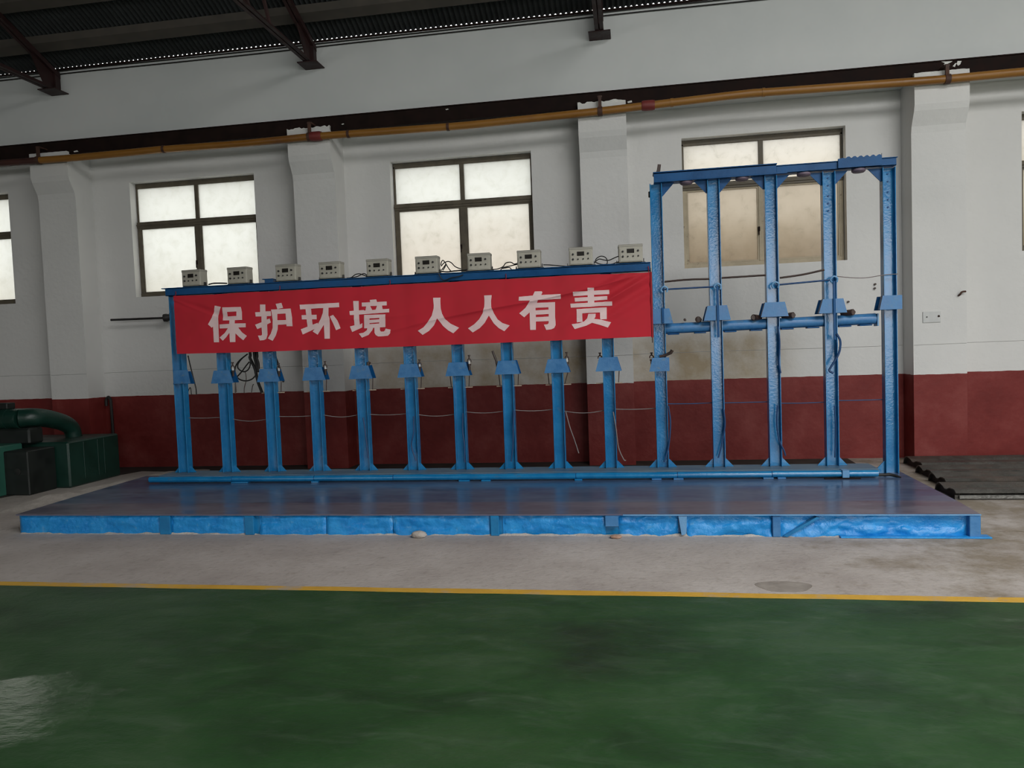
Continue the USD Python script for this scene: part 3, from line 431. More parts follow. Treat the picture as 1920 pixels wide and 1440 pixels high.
for a, b, z0, mat, pr in ((-4.336, -4.228, .0, 'blue_paint', .0), (-3.488, -3.40, 0, 'blue_paint', .004), (-1.224, -1.15, 0, 'blue_paint', .004), (-.248, -.138, .085, 'blue_clamp_paint', .02), (1.091, 1.153, 0, 'blue_clamp_paint', .008), (2.548, 2.628, 0, 'blue_clamp_paint', .02)):
    obj('channel_end', box(a, b, 6.150 - pr, 6.24, z0, PT - .013, b=.004), mat, pf, label='steel channel end set in the platform front')
obj('channel_end', prism([(.35, PT - .013), (.418, PT - .013), (.412, .03), (.395, .02), (.372, .015)], 'y', 6.135, 6.2), 'pale_blue_paint', pf, label='pale blue steel end tapering to the bottom')
obj('diagonal_bar', prism([(1.170, .012), (1.20, .004), (1.452, .160), (1.425, .166)], 'y', 6.130, 6.2), 'blue_paint', pf)
obj('base_flange', box(1.6, 2.70, 6.11, 6.2, 0, .014, b=.003), 'blue_infill', pf)
us = np.linspace(-5.8, 1.6, 420); vs = np.linspace(0, 1, 6)
def skirt(U, V):
    P = np.stack([U * 7, V * 0, V * 0], -1); wd = .012 + .055 * np.clip(meshkit.fbm(P, 4, 3) - .3, 0, 1)
    return np.stack([U, 6.17 - wd * V, (.030 * np.clip(meshkit.fbm(P * 1.7 + 9, 4) - .25, 0, 1) + .004) * (1 - V) ** 1.3 - .001], -1)
obj('mortar_spill', grid(us, vs, skirt), 'mortar', pf, label='crumbled grey mortar along the foot of the platform')
def stone(name, loc, s, mat, label, seed):
    ic = trimesh.creation.icosphere(2); v = ic.vertices * (1 + .5 * (meshkit.fbm(ic.vertices * 1.6 + seed, 3)[:, None] - .5)); v = v * s + np.array(loc) + [0, 0, s[2] * .8]
    v[:, 2] = np.maximum(v[:, 2], .001)
    return obj(name, trimesh.Trimesh(v, ic.faces, process=False), mat, None, smooth=40, label=label, cat='rubble')
stone('stone', (-1.84, 6.08, 0), np.array([.068, .04, .034]), 'mortar', 'grey mortar lump at the foot of the platform under the middle of the banner', 3)
stone('brick_chip', (-.16, 6.09, 0), np.array([.05, .028, .016]), 'brick_chip', 'brown brick chip lying under the square steel end of the platform', 8)
obj('oil_blot', prism([(.935 + .17 * math.cos(t) * (1 + .12 * math.sin(3 * t)), 4.905 + .12 * math.sin(t) * (1 + .1 * math.cos(2 * t))) for t in np.linspace(0, 2 * math.pi, 40, endpoint=False)], 'z', 0, .0012), 'oil', None, smooth=False, label='grey oil smudge on the concrete beside the yellow line', cat='stain')

# ------------------------------------------------------------------ test racks
SX = [-5.25, -4.685, -4.112, -3.558, -3.002, -2.433, -1.882, -1.330, -.785, -.234]
TX = [.311, .893, 1.461, 2.022, 2.590]
PY0, PY1, RZ, ZS, ZT = 7.95, 8.05, .27, 2.352, 3.258
def post_mesh(x, z0, z1, holes=()):
    b = MB().box(x - .062, x - .053, PY0, PY1, z0, z1, b=.002).box(x + .053, x + .062, PY0, PY1, z0, z1, b=.002).box(x - .053, x + .053, 8.012, 8.02, z0, z1)
    return b
def trap(x0, x1, t0, t1, z0, z1, y0, y1): return prism([(x0, z0), (x1, z0), (t1, z1), (t0, z1)], 'y', y0, y1)
def gusset(x, s, z, size, dirn, y=7.995):
    a = x + s * .0625
    return prism([(a, z), (a + s * size, z), (a + s * size * .92, z + dirn * .008), (a + s * .008, z + dirn * size), (a, z + dirn * size)], 'y', y - .005, y + .005)
def valve(x, z0, z1, p, y=8.025, lean=0):
    h = z1 - z0; X = lambda t: x + lean * t
    v = obj('valve', MB().add(tube([(X(0), y, z0), (X(.3), y, z0 + .3 * h)], .013, 10)).add(tube([(X(.3), y, z0 + .3 * h), (X(.42), y, z0 + .42 * h)], .020, 10)), 'valve_dark', p, label='small dark valve on the clamp')
    obj('valve_barrel', tube([(X(.42), y, z0 + .42 * h), (X(.62), y, z0 + .62 * h)], .012, 10), 'valve_steel', v)
    obj('valve_handle', MB().add(tube(curve([(X(.55) - .020, y, z0 + .52 * h), (X(.7) - .017, y, z0 + .68 * h), (X(.76), y, z0 + .76 * h), (X(.7) + .017, y, z0 + .68 * h), (X(.55) + .020, y, z0 + .52 * h)], 4), .006, 6)).add(rod((X(.75), y, z0 + .75 * h), (X(.9), y, z0 + .92 * h), .008, 8)).add(rod((X(.9), y, z0 + .92 * h), (X(1), y, z1), .014, 8)), 'valve_dark', v)
    return v
rk = thing('test_rack', 'long low blue steel rack of ten posts that carries the banner and control boxes', 'rack')
obj('top_beam', MB().add(channel(-5.335, .235, 7.93, 8.05, ZS, 2.44)).box(-5.375, .235, 7.915, 8.06, 2.436, 2.444, b=.002), 'blue_beam_paint', rk)
VALVES = {1: (-4.592, 1.39, 1.555), 2: (-4.02, 1.37, 1.525), 3: (-3.452, 1.37, 1.53), 5: (-2.335, 1.37, 1.51), 6: (-1.765, 1.37, 1.54), 8: (-.682, 1.35, 1.535), 9: (-.325, 1.38, 1.515)}
for k, x in enumerate(SX):
    p = obj('post', post_mesh(x, RZ, ZS), 'blue_paint', rk)
    if k == 0: obj('clamp_plate', trap(x - .045, x + .16, x - .045, x + .135, 1.325, 1.483, 7.932, 7.946), 'blue_clamp_paint', p)
    else: obj('clamp_plate', trap(x - .138, x + .138, x - .095, x + .095, 1.315, 1.464, 7.932, 7.946), 'blue_clamp_paint', p)
    obj('rear_clamp_plate', trap(x - .136, x + .138, x - .094, x + .095, 1.316, 1.465, 8.054, 8.068), 'blue_beam_paint', p)
    if k in VALVES: valve(*VALVES[k], p)
    elif k == 7: obj('lever', tube([(x - .115, 8.0, 1.38), (x - .125, 8.0, 1.46), (x - .165, 8.0, 1.575)], .012, 8), 'valve_dark', p, label='dark slanting lever on the clamp')
    elif k == 4: obj('stub', MB().add(rod((x + .07, 8.0, 1.46), (x + .075, 8.0, 1.50), .02, 8)).add(rod((x + .075, 8.0, 1.50), (x + .10, 8.0, 1.485), .012, 8)), 'valve_dark', p)
    for s in ((-1, 1) if k in (6, 7, 8) else (1,)):
        if k != 0: obj('pull_rod', rod((x + s * .11, 8.035, 1.318), (x + s * (.10 if k != 8 or s < 0 else .07), 8.035, 1.185), .005, 6), 'valve_dark', p)
    if k >= 2: obj('spreader_bar', box(x - .14, x + .14, 8.03, 8.05, 1.176, 1.188, b=.002), 'tan_bar', p, label='thin tan bar behind the post')
    for s in (-1, 1): obj('base_gusset', gusset(x, s, RZ + .001, .075, 1), 'blue_paint', p)
tr = thing('tall_test_rack', 'tall blue steel frame of five posts in front of the right window', 'rack')
obj('top_beam', MB().add(channel(.292, 1.515, 7.925, 8.06, ZT, 3.358, .011)).box(.285, 1.517, 7.905, 8.07, 3.354, 3.364, b=.002).box(.292, 1.515, 7.912, 7.926, ZT + .0, ZT + .012, b=.002), 'blue_beam_paint', tr)
obj('top_beam', MB().add(channel(1.517, 2.655, 7.94, 8.05, ZT + .008, 3.345, .009)).box(1.517, 2.665, 7.93, 8.055, 3.340, 3.348, b=.002).box(1.42, 1.62, 7.93, 8.045, ZT + .006, ZT + .02), 'blue_beam_paint', tr)
te = [(2.103, 3.272), (2.103, 3.362)]
for i in range(7):
    xx = 2.115 + i * .0575; te += [(xx, 3.364), (xx + .020, 3.378 - (i == 0) * .01), (xx + .036, 3.380 - (i == 0) * .01), (xx + .050, 3.366)]
obj('toothed_plate', prism(te + [(2.513, 3.39), (2.513, 3.272)], 'y', 7.915, 7.932), 'blue_beam_paint', tr, label='blue plate with a toothed upper edge')
obj('stub', prism([(.315, 3.364), (.35, 3.364), (.365, 3.395), (.372, 3.452), (.338, 3.455), (.328, 3.40)], 'y', 7.97, 8.02), 'valve_dark', tr)
obj('knob', tube([(.235, 8.0, 3.155), (.25, 8.0, 3.155), (.252, 8.0, 3.155)], [.030, .034, .02], 12), 'valve_dark', tr)
for i, x in enumerate((.625, 1.185, 1.79, 2.314)):
    obj('load_pad', tube([(x, 7.99, ZT + .004), (x, 7.99, ZT - .016), (x, 7.99, ZT - .028), (x, 7.99, ZT - .033)], [.066, .066, .052, .02], 20), 'nub_mauve', tr)
for k, x in enumerate(TX):
    p = obj('post', post_mesh(x, RZ if k < 4 else PT, ZT), 'blue_paint', tr)
    for q in range(5):
        if k >= 3: obj('bolt', rod((x + .004, 8.012, 3.20 - .075 * q - (q > 1) * .03), (x + .004, 8.004, 3.20 - .075 * q - (q > 1) * .03), .009, 8), 'blue_beam_paint', p)
    for s in (-1, 1):
        if not (k == 0 and s < 0) and not (k == 4 and s > 0): obj('top_gusset', gusset(x, s, ZT - .001, .13, -1), 'blue_beam_paint', p)
        if not (k == 4 and s > 0): obj('base_gusset', gusset(x, s, RZ + .001 if k < 4 else PT, .085 if k < 4 else .12, 1), 'blue_paint', p)
    zt = (1.795 + .012 * k, 1.95 + .008 * k)
    if k < 4: fr, t0, t1 = (x - .133, x + .137), x - .092, x + .102
    else: fr, t0, t1 = (x - .125, x + .085), x - .095, x + .085
    c = obj('clamp_block', trap(fr[0], fr[1], t0, t1, zt[0], zt[1], 7.885, 7.90), 'blue_clamp_paint', p, label='trapezoid clamp block')
    obj('side_plate', prism([(fr[0], zt[0]), (fr[0] + .012, zt[0]), (t0 + .012, zt[1]), (t0, zt[1])], 'y', 7.90, 7.949), 'blue_beam_paint', c); obj('rear_plate', prism([(fr[0], zt[0]), (x - .065, zt[0]), (x - .065, zt[1]), (t0, zt[1])], 'y', 8.055, 8.068), 'blue_beam_paint', c)
    if k < 4: obj('side_plate', prism([(fr[1] - .012, zt[0]), (fr[1], zt[0]), (t1, zt[1]), (t1 - .012, zt[1])], 'y', 7.90, 7.949), 'blue_beam_paint', c); obj('rear_plate', prism([(x + .065, zt[0]), (fr[1], zt[0]), (t1, zt[1]), (x + .065, zt[1])], 'y', 8.055, 8.068), 'blue_beam_paint', c)
    if k < 4:
        nx = TX[k + 1]; a, b = x + .064, nx - (.064 if k < 3 else .125)
        obj('cross_tube', tube([(a, 8.03, 1.742 + .004 * k), (b, 8.03, 1.745 + .004 * (k + 1))], .055, 16), 'blue_clamp_paint', tr)
        obj('tube_strap', box(a + .02, a + .14, 7.985, 8.075, 1.676 + .004 * k, 1.69 + .004 * k, b=.003), 'blue_beam_paint', tr)
        obj('tube_strap', box(b - .16, b - .04, 7.985, 8.075, 1.680 + .004 * k, 1.692 + .004 * k, b=.003), 'blue_beam_paint', tr)
obj('end_plate', box(2.468, 2.482, 7.97, 8.09, 1.685, 1.81, b=.002), 'pale_blue_paint', tr)
obj('lower_clamp_plate', trap(TX[0] - .118, TX[0] + .09, TX[0] - .085, TX[0] + .09, 1.296, 1.44, 7.932, 7.946), 'blue_clamp_paint', tr)
valve(.222, 1.37, 1.498, tr)
obj('lever', tube([(.30, 7.935, 1.452), (.36, 7.932, 1.462), (.42, 7.93, 1.49), (.435, 7.93, 1.515)], [.014, .014, .018, .018], 8), 'valve_dark', tr, label='dark lever across the post')
for x, z, d in ((.708, 1.825, -.02), (.572, 1.828, -.01), (1.262, 1.822, -.08), (1.655, 1.828, .09), (2.232, 1.833, .09)):
    r = .032 if x != .572 else .014
    obj('pin', MB().add(tube([(x - d, 8.03, z - .004), (x, 7.945, z), (x, 7.943, z)], [r * .8, r, r * .7], 14)), 'valve_dark', tr, label='dark round pin end above the cross tube')
for pts in ([(.375, 7.94, 2.232), (.60, 7.94, 2.242), (.83, 7.94, 2.238)], [(.955, 7.94, 2.242), (1.39, 7.94, 2.248)], [(1.53, 7.94, 2.213), (1.75, 7.94, 2.235), (1.96, 7.94, 2.272)]):
    obj('tie_rod', tube(curve(pts, 6), .010, 8), 'nub_mauve' if 0 else 'valve_dark', tr, label='dark upper tie rod')
for pts in ([(.36, 7.935, 2.152), (.90, 7.935, 2.155)], [(1.48, 7.935, 2.142), (2.04, 7.935, 2.168)]):
    obj('tie_rod', tube(pts, .009, 8), 'blue_hose', tr, label='lower tie rod between hooks')
for x, z in ((.365, 2.152), (.905, 2.155), (1.478, 2.142), (2.045, 2.17)):
    obj('hook', MB().add(tube(curve([(x - .015, 7.93, z - .03), (x - .03, 7.925, z), (x, 7.92, z + .03), (x + .035, 7.925, z + .01), (x + .03, 7.93, z - .03)], 4), .010, 6)), 'pale_blue_paint', tr)
for x, za, zb in ((.90, 2.15, 1.63), (2.035, 2.15, 1.56), (.345, 1.96, 1.80)):
    obj('hanging_bar', box(x - .012, x + .012, 7.868, 7.882, zb, za, b=.003), 'blue_beam_paint', tr)

br = thing('base_rail', 'flat blue steel rail along the platform under all the posts', 'rail')
obj('rail', MB().box(-5.45, 2.40, 7.77, 8.10, RZ - .012, RZ, b=.002).box(-5.45, 2.40, 7.77, 7.78, PT, RZ - .012).box(-5.45, 2.40, 8.09, 8.10, PT, RZ - .012), 'dusty_blue_paint', br)
fp = thing('floor_pipe', 'blue jointed pipe lying along the front of the base rail', 'pipe')
js = [-5.53, -4.494, -3.508, -2.594, -.601, .441, 1.372, 2.38]
for a, b in zip(js[:-1], js[1:]):
    obj('pipe_length', tube([(a + .004, 7.722, .2325), (b - .004, 7.722, .2325)], .0335, 18), 'blue_paint', fp)
for x in js[1:-1]: obj('sleeve', tube([(x - .02, 7.722, .2325), (x + .02, 7.722, .2325)], .0305, 16), 'blue_beam_paint', fp)
for x, wd in ((-4.40, .10), (-3.50, .04), (-1.80, .06), (-1.563, .05), (-.575, .04), (.229, .05), (.45, .05), (1.334, .05), (1.463, .04)):
    obj('foot', box(x - wd, x + wd, 7.685, 7.765, PT, .204, b=.003), 'blue_clamp_paint' if x > 0 else 'blue_paint', fp)
obj('clip', MB().box(2.035, 2.10, 7.675, 7.69, PT, .268, b=.003).box(2.035, 2.10, 7.675, 7.765, .264, .272, b=.003), 'pale_blue_paint', fp, label='pale blue clip over the pipe')
obj('pry_bar', tube([(2.395, 7.78, PT + .016), (2.50, 7.77, PT + .022), (2.545, 7.735, PT + .016), (2.58, 7.69, PT + .008)], [.014, .016, .014, .006], 8), 'black_rubber', None, label='short black bar lying at the right end of the blue floor pipe', cat='bar')
obj('flat_bar', box(1.86, 2.20, 7.655, 7.672, PT, PT + .012, b=.002), 'dark_steel', None, label='thin dark flat bar on the deck in front of the pale clip', cat='bar')

# wires strung from post to post at mid height
def strung(xs_, z, sag, mat, label, y=8.032):
    pts = []
    for i, (a, b) in enumerate(zip(xs_[:-1], xs_[1:])):
        for t in np.linspace(0, 1, 10, endpoint=False):
            pts.append((a + (b - a) * t, y, z + .012 * math.sin(3.1 * a) - sag * (.6 + .4 * math.sin(5 * a)) * math.sin(math.pi * t)))
    pts.append((xs_[-1], y, z)); return obj('tie_wire', tube(pts, .0052, 6), mat, rk if len(xs_) > 6 else tr, label=label)
strung(SX + [TX[0]], .91, .042, 'grey_wire', 'thin grey wire sagging from post to post of the low rack')
strung(TX, .935, .006, 'blue_hose', 'thin dark wire tied straight across the five tall posts')
obj('tie_wire', tube(curve([(2.085, 7.942, 2.20), (2.22, 7.95, 2.18), (2.36, 7.95, 2.172), (2.52, 7.942, 2.19), (2.655, 7.942, 2.195)], 6), .0045, 6), 'grey_wire', tr, label='thin loose wire tied between the two rightmost tall posts')
HOSE = [(-1.33, 'blue_hose', [(.06, .92), (.045, .75), (.035, .55), (.01, .36)], 'eighth'), (-.785, 'grey_wire', [(.08, .89), (.12, .72), (.165, .58), (.205, .44)], 'ninth'), (-.234, 'grey_wire', [(.035, .88), (.06, .70), (.08, .50), (.13, .37), (.155, .355)], 'tenth'), (.311, 'blue_hose', [(.068, .93), (.085, .75), (.06, .50), (.008, .33)], 'eleventh'),
        (.893, 'blue_hose', [(.05, .88), (.06, .72), (.025, .52), (-.015, .37)], 'twelfth'), (1.461, 'blue_hose', [(.02, .91), (.01, .72), (.03, .55), (.075, .44), (.09, .385)], 'thirteenth'), (2.022, 'blue_hose', [(.015, .89), (.022, .7), (.018, .52), (.012, .36)], 'fourteenth'),
        (-2.433, 'blue_hose', [(.03, .88), (.02, .70), (-.01, .55), (.035, .38)], 'sixth'), (-1.882, 'blue_hose', [(.04, .90), (.03, .7), (.045, .55), (.04, .36)], 'seventh'), (-3.002, 'blue_hose', [(.01, .88), (.03, .66), (.045, .42)], 'fifth')]
for x, mat, pts, nth in HOSE:
    col = 'pale grey' if mat == 'grey_wire' else 'dark blue'
    obj('hose', tube(curve([(x + a, 7.936, z) for a, z in pts], 8), .008 if mat == 'blue_hose' else .006, 7), mat, None, label=f'{col} thin hose dangling down the {nth} post from the left', cat='hose')
obj('hose', tube(curve([(2.05, 7.86, 1.62), (2.085, 7.87, 1.54), (2.07, 7.88, 1.42), (2.0, 7.90, 1.29), (1.985, 7.90, 1.25), (2.02, 7.89, 1.225)], 8), .011, 8), 'blue_hose', None, label='dark blue hose curling below the fourth tall clamp', cat='hose')
obj('hose', tube(curve([(1.50, 7.935, 1.72), (1.515, 7.935, 1.55), (1.505, 7.935, 1.35), (1.52, 7.935, 1.24)], 8), .008, 7), 'blue_hose', None, label='dark blue hose hanging below the third tall clamp', cat='hose')
for i, pth in enumerate(COIL + BUNDLE + [STRUT]):
    if i >= 3: pth = [(pth[0][0], 8.085, 2.38), (pth[0][0], 8.11, 2.0)] + pth
    r = .008 if i < 3 else .017 if i < 6 else .013
    where = ['inner loop of black cable beside the third post', 'outer loop of black cable beside the third post', 'straight black cable crossing the two loops', 'black cable of the thick bunch hanging behind the third post, longest', 'black cable in the middle of the bunch behind the third post', 'shortest black cable of the bunch behind the third post', 'black cable hanging right of the third post'][i]
    obj('cable', tube(curve(pth, 6), r, 8), 'black_rubber', None, label=where, cat='cable', group='cables hanging at the third post')
for i, pth in enumerate(THIN):
    obj('cord', tube(curve(pth, 6), .0045, 6), 'valve_dark', rk, label=['thin brown cord below the cable loops', 'thin brown cord just left of the third post', 'thin brown cord just right of the second post'][i])
for i, pth in enumerate(POST1WIRE):
    obj('cord', tube(curve(pth, 6), .007 if i == 0 else .005, 6), 'black_rubber', rk, label=['black cord running down right of the first post', 'short black cord below the first clamp'][i])

# ------------------------------------------------------------------ banner
def fold(X, Z):
    """Depth of the cloth: shallow ripples, stretched folds running to the upper right corner."""
    P = np.stack([X * .9, Z * 0 + 1, Z * 1.5], -1)
    d = .030 * (meshkit.fbm(P, 3, 2) - .5) - .004
    s = (Z - 2.32) - .20 * (X - .2); fade = np.clip((X + 2.6) / 2.2, 0, 1)
    d = d + 0
    s2 = (Z - 2.33) - .55 * (X - .22); d = d + .014 * np.clip((X + .75) / .6, 0, 1) * np.sin(s2 * 38) * np.exp(-(s2 / .3) ** 2)
    for px in SX:  # the cloth lies against the posts and bellies between them
        d = d + .006 * np.exp(-((X - px) / .09) ** 2)
    s3 = (Z - 2.30) + .35 * (X + 5.2); d = d + .018 * np.exp(-(s3 / .04) ** 2) * np.clip((-4.3 - X) / .5, 0, 1)
    def crease(t, a, up_, dn): return -a * np.where(t > 0, np.exp(-np.maximum(t, 0) / up_), np.exp(np.minimum(t, 0) / dn))
    c1 = 2.318 + .175 * (X - .21) + .02 * np.sin(X * 2.3); d = d + crease(Z - c1, .030, .10, .022) * np.clip((X + 2.9) / 1.3, 0, 1) * np.clip((.26 - X) / .5, .15, 1)
    c2 = 2.30 + .55 * (X - .22); d = d + crease(Z - c2, .022, .06, .02) * np.clip((X + .75) / .5, 0, 1) * np.clip((.24 - X) / .25, .1, 1)
    c3 = 2.30 - .42 * (X + 5.2); d = d + crease(Z - c3, .022, .06, .02) * np.clip((-4.55 - X) / .4, 0, 1)
    c4 = 1.99 + .05 * (X + 3) + .02 * np.sin(X * 3); d = d + crease(Z - c4, .012, .12, .04) * np.clip(1 - np.abs(X + 3.0) / 1.3, 0, 1)
    return np.minimum(d, .036)
BY = 7.872
def edge_b(X): return 1.665 - .006 * np.sin((X + 5.2) / 5.44 * math.pi) + .010 * np.clip(1 - (X + 5.2) / .8, 0, 1)
def edge_t(X): return 2.343 - .012 * np.sin((X + 5.2) / 5.44 * math.pi * 6) ** 2 * .5 - .012 * np.clip((X + .3) / .5, 0, 1)
bn = thing('banner', 'long red cloth banner with eight white characters hung on the low rack', 'banner')
us = np.linspace(-5.190, .221, 300); vs = np.linspace(0, 1, 76)
def cloth(U, V):
    Z = edge_b(U) + (edge_t(U) - edge_b(U)) * V
    return np.stack([U, BY + fold(U, Z), Z], -1)
g1 = grid(us, vs, cloth); g2 = grid(us, vs, lambda U, V: cloth(U, V) + np.array([0, .0015, 0])); g2.faces = g2.faces[:, ::-1]
obj('cloth', trimesh.util.concatenate([g1, g2]), 'banner_red', bn, smooth=True)
obj('end_hem', tube([(.232, BY + .004, 1.655), (.232, BY + .004, 2.335)], .012, 10), 'banner_hem', bn, label='darker red hem round the end stick')
obj('stick', rod((.232, BY + .004, 1.60), (.232, BY + .004, 2.375), .005, 8), 'valve_dark', bn)
def GP(x, z): return (x * .99709 / 1000, 1.6 + (z / 1000 - 1.6) * .99709)
for adds, subs in GLYPHS:
    sh = unary_union([Polygon([GP(x, z) for x, z in a]).buffer(0) for a in adds])
    for s in subs: sh = sh.difference(Polygon([GP(x, z) for x, z in s]).buffer(0))
    pm = prism(sh.buffer(.003, join_style=1).buffer(-.003, join_style=2), 'y', 0, .0016)
    v, f = trimesh.remesh.subdivide_to_size(pm.vertices, pm.faces, .02)
    v = v.copy(); v[:, 1] = BY - .0040 + v[:, 1] + fold(v[:, 0], v[:, 2])
    obj('character', trimesh.Trimesh(v, f, process=False), 'banner_white', bn, smooth=False)
for x in (-5.19, -3.9, -2.6, -1.3, .21):
    obj('tie', tube(curve([(x, BY - .002, edge_t(np.array(x)) - .01), (x + .004, 7.905, 2.36), (x, 7.915, 2.40)], 4), .004, 6), 'banner_hem', bn)

# ------------------------------------------------------------------ control boxes and their cables
proto = thing('control_box', 'x', 'control box', (0, 0, 0), group='control boxes on the low rack')
obj('case', box(-.125, .125, -.063, .065, .010, .195, b=.006), 'case_beige', proto)
obj('lid', MB().box(-.127, .127, -.066, .067, .168, .196, b=.005), 'case_grey', proto)
obj('front_panel', box(-.113, .113, -.068, -.060, .020, .160, b=.002), 'case_beige', proto)
obj('screen', MB().box(-.040, .036, -.071, -.066, .104, .148, b=.002), 'screen_dark', proto)
for x, z, r in ((-.082, .122, .0105), (.077, .126, .0105), (-.082, .070, .0105), (-.030, .069, .0075), (.025, .070, .0075), (.078, .071, .0075)):
    obj('knob', tube([(x, -.067, z), (x, -.078, z), (x, -.080, z)], [r, r, r * .6], 12), 'black_plastic', proto)
obj('foot_clip', MB().box(-.15, -.11, -.03, .03, 0, .012, b=.002).box(-.148, -.142, -.02, .02, 0, .035, b=.001), 'black_plastic', proto)
obj('foot_clip', MB().box(.11, .155, -.03, .03, 0, .012, b=.002).box(.135, .141, -.02, .02, 0, .05, b=.001), 'black_plastic', proto)
BX = [-4.985, -4.415, -3.822, -3.300, -2.742, -2.180, -1.596, -1.048, -.492, .030]
BR = [-.10, -.07, -.06, -.02, -.03, .0, .02, .02, .05, .06]
BL = ['at the far left end of the blue beam, above the first post', 'before the right half of the left window, second from the left', 'third from the left, on a small blue bracket', 'fourth from the left, in front of a white pillar', 'fifth from the left, just left of the middle window', 'sixth from the left, below the left panes of the middle window', 'seventh from the left, right of the middle window mullion', 'eighth from the left, at the right edge of the middle window', 'ninth from the left, at the left edge of a white pillar', 'at the right end of the blue beam next to the tall frame']
for k, (x, a, l) in enumerate(zip(BX, BR, BL)):
    lab = 'beige control box ' + l
    if k == 0:
        tag(proto, lab); proto.AddTranslateOp().Set(Gf.Vec3d(x, 7.985, 2.444)) if hasattr(proto, 'AddTranslateOp') else UsdGeom.Xformable(proto).AddTranslateOp().Set(Gf.Vec3d(x, 7.985, 2.444))
        UsdGeom.Xformable(proto).AddRotateZOp().Set(math.degrees(a))
    else: copy_of(proto, (x, 7.985, 2.444), a, lab)
obj('box_bracket', MB().box(-4.10, -4.0, 7.95, 8.04, 2.444, 2.485, b=.003).box(-4.13, -4.0, 7.95, 8.04, 2.485, 2.492, b=.002), 'blue_beam_paint', None, label='small blue bracket beside the third control box', cat='bracket')
CL = ['flat black cable between the first and second boxes', 'looped black cable left of the fifth box, lower', 'looped black cable left of the fifth box, upper', 'black cable loop rising right of the sixth box', 'black cable arching from the sixth box to the window mullion', 'short black cable crossing right of the sixth box', 'flat bunch of black cable between the sixth and seventh boxes', 'dark cable drooping over the beam face between the sixth and seventh boxes', 'black cable arching up to the left side of the eighth box', 'middle black cable left of the eighth box', 'lowest black cable left of the eighth box', 'straight black cable between the eighth and ninth boxes', 'round coil of black cable right of the ninth box', 'black cable from the coil to the front of the tenth box', 'low black cable at the left foot of the tenth box']
for pth, l in zip(BOX_CABLES, CL):
    obj('cable', tube(curve(pth, 6), .0075 if 'flat' in l else .0055, 7), 'black_rubber', None, label=l, cat='cable', group='cables on the low rack beam')

# ------------------------------------------------------------------ things on the walls
t = thing('wall_rod', 'black rod with a round flange sticking out along the left wall', 'rod')
obj('bar', rod((-7.60, 9.95, 2.235), (-6.72, 9.95, 2.228), .016, 10), 'black_rubber', t)
obj('flange', tube([(-6.74, 9.95, 2.228), (-6.70, 9.96, 2.23), (-6.64, 10.0, 2.24), (-6.60, 10.15, 2.24)], [.055, .06, .035, .03], 14), 'black_rubber', t)
obj('ring', tube([(-6.68 + .085 * math.cos(a), 10.12, 2.27 + .085 * math.sin(a)) for a in np.linspace(-.5, 2.9, 18)], .006, 6), 'dark_steel', t)
obj('bent_pipe', tube(curve([(-7.77, 10.06, .02), (-7.77, 10.06, .5), (-7.78, 10.07, .98), (-7.80, 10.08, 1.055), (-7.835, 10.09, 1.08), (-7.87, 10.09, 1.04), (-7.875, 10.09, .95)], 8), .022, 10), 'black_rubber', None, label='black bent pipe standing in the corner behind the green machine', cat='pipe')
t = thing('wall_patch', 'pale plastered over socket plate on the right pillar', 'plate')
obj('plate', box(3.555, 3.76, 9.788, 9.80, 1.72, 1.855, b=.004), 'patch_grey', t)
obj('screw', rod((3.60, 9.79, 1.79), (3.60, 9.783, 1.79), .008, 8), 'black_plastic', t); obj('screw', rod((3.735, 9.79, 1.80), (3.735, 9.780, 1.79), .012, 8), 'valve_dark', t)
obj('wall_hook', tube(curve([(3.965, 9.80, 2.035), (3.965, 9.76, 2.045), (3.985, 9.75, 2.075), (4.03, 9.76, 2.08)], 5), .011, 8), 'rusty_hanger', None, label='small rusty hook on the right pillar', cat='hook')
for (x, z), l in zip(((3.116, 2.242), (3.112, 2.19), (2.79, 2.033)), ('upper of two small bolts on the wall left of the right pillar', 'lower of two small bolts on the wall left of the right pillar', 'single small bolt on the wall behind the last tall clamp')):
    obj('wall_bolt', rod((x, 10.16, z), (x, 10.12, z), .013, 8), 'valve_dark', None, label=l, cat='bolt')

# ------------------------------------------------------------------ green machine at the left
mc = thing('blower_machine', 'dark green blower machine with a bent duct against the left wall', 'machine')
obj('cabinet', box(-8.4, -7.19, 8.46, 9.42, 0, .60, b=.02), 'machine_green', mc)
for y in (8.72, 8.98, 9.1): obj('rib', box(-7.192, -7.180, y, y + .018, .08, .57, b=.003), 'machine_green', mc)
obj('pedestal', box(-7.74, -7.37, 8.0, 8.45, 0, .55, b=.012), 'machine_dark', mc)
obj('pedestal_hole', tube([(-7.52, 8.003, .295), (-7.52, 7.995, .295), (-7.52, 7.994, .295)], [.045, .045, .03], 18), 'black_plastic', mc)
obj('side_box', box(-8.3, -7.70, 7.76, 8.3, 0, .62, b=.015), 'machine_teal', mc)
obj('motor', MB().add(tube([(-8.7, 8.42, .92), (-8.66, 8.42, .92), (-7.83, 8.42, .92), (-7.80, 8.42, .92)], [.09, .135, .135, .128], 28)).add(tube([(-8.0, 8.42, .92), (-7.96, 8.42, .92)], .142, 28)), 'machine_green', mc)
obj('duct', tube(curve([(-7.82, 8.42, .925), (-7.70, 8.50, .925), (-7.67, 8.70, .89), (-7.66, 8.95, .81), (-7.65, 9.08, .72), (-7.64, 9.12, .58)], 6), np.linspace(.128, .10, 31), 20), 'machine_green', mc, label='bent green duct')
obj('saddle', box(-8.5, -7.6, 8.30, 8.54, .60, .80, b=.02), 'machine_dark', mc)
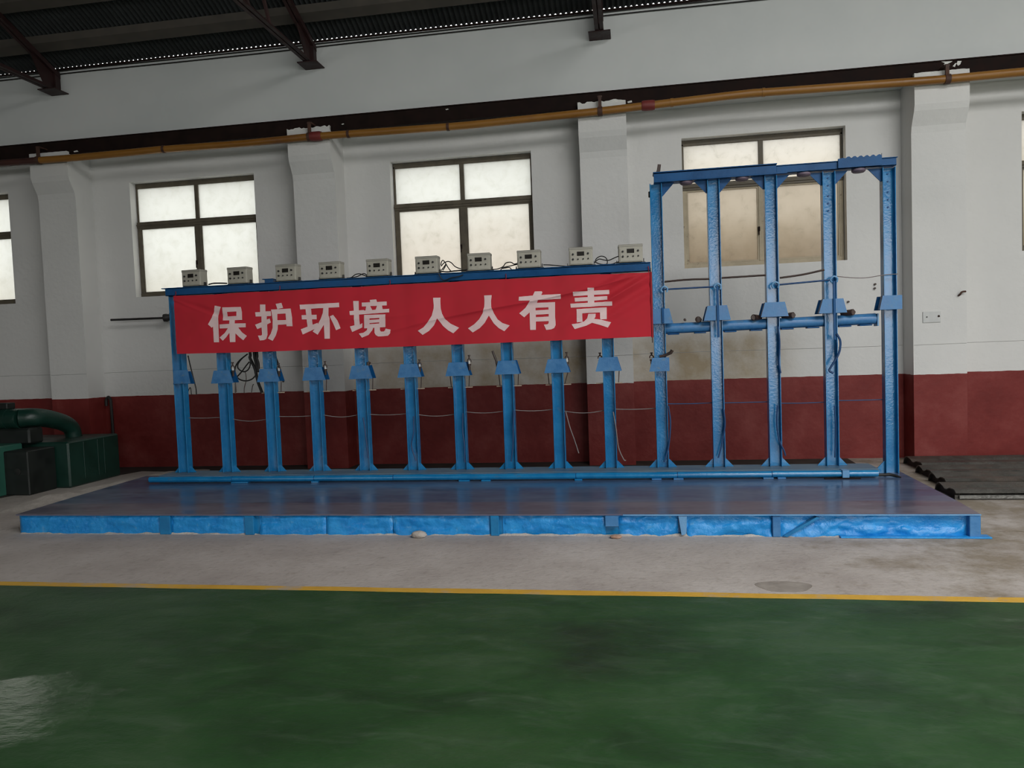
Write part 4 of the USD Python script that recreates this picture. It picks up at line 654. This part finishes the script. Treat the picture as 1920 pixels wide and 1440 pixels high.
obj('junction_box', box(-8.2, -7.95, 8.36, 8.50, 1.05, 1.13, b=.01), 'machine_dark', mc)
us = np.linspace(-6.95, -5.93, 60); vs = np.linspace(7.0, 9.9, 80)
def mound(U, V):
    P = np.stack([U * 3, V * 3, U * 0], -1); c = -7.62 + (V - 7.8) * .25 + .52
    h = .085 * np.exp(-((U - c - .35) / .22) ** 2) * np.clip((V - 7.0) / .6, 0, 1) * np.clip((9.9 - V) / .5, 0, 1) * (.4 + .9 * meshkit.fbm(P, 4))
    return np.stack([U, V, h - .003], -1)
obj('concrete_ridge', grid(us, vs, mound), 'mortar', None, label='low rough concrete ridge between the green machine and the platform', cat='concrete')

# ------------------------------------------------------------------ pile of steel sections at the right
ROWS = [(7.53, 8.03, 3.01, 'front'), (8.09, 8.55, 3.14, 'second from the front of'), (8.58, 9.06, 3.19, 'third from the front of'), (9.09, 9.70, 3.28, 'rearmost, next to the wall, of')]
for k, (a, b, x0, l) in enumerate(ROWS):
    wd = b - a; h = .098 + .006 * (k % 2)
    out = [(a + .02, 0), (a + .02, h - .045), (a - .006, h - .03), (a + .03, h - .004), (a + .07, h), (a + wd * .30, h - .006), (a + wd * .42, h - .030), (a + wd * .52, h - .034), (a + wd * .62, h - .012), (a + wd * .78, h + .004), (b - .07, h - .004), (b - .03, h - .03), (b, 0)]
    inn = [(p[0] + (.010 if p[0] < (a + b) / 2 else -.010), max(p[1] - .011, 0)) for p in out]
    t = thing('steel_section', f'dark rusty steel section, {["front one", "second from the front", "third from the front", "rearmost"][k]} of the flat pile', 'steel section', group='pile of steel sections at the right')
    obj('profile', prism(out + inn[::-1], 'x', x0, 10.6), 'pile_steel', t, smooth=False)
    if k == 0: obj('lip', box(x0 + .03, 10.6, a - .004, a + .021, .012, .046, b=.004), 'pile_edge', t, label='bright worn lower lip')
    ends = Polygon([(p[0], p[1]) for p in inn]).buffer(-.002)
    obj('end_shade', prism(ends, 'x', x0 + .03, x0 + .04), 'painted_shade', t, smooth=False, label='dark fill painted as shade in the open end')  # dark fill, paints the shade inside the hollow section
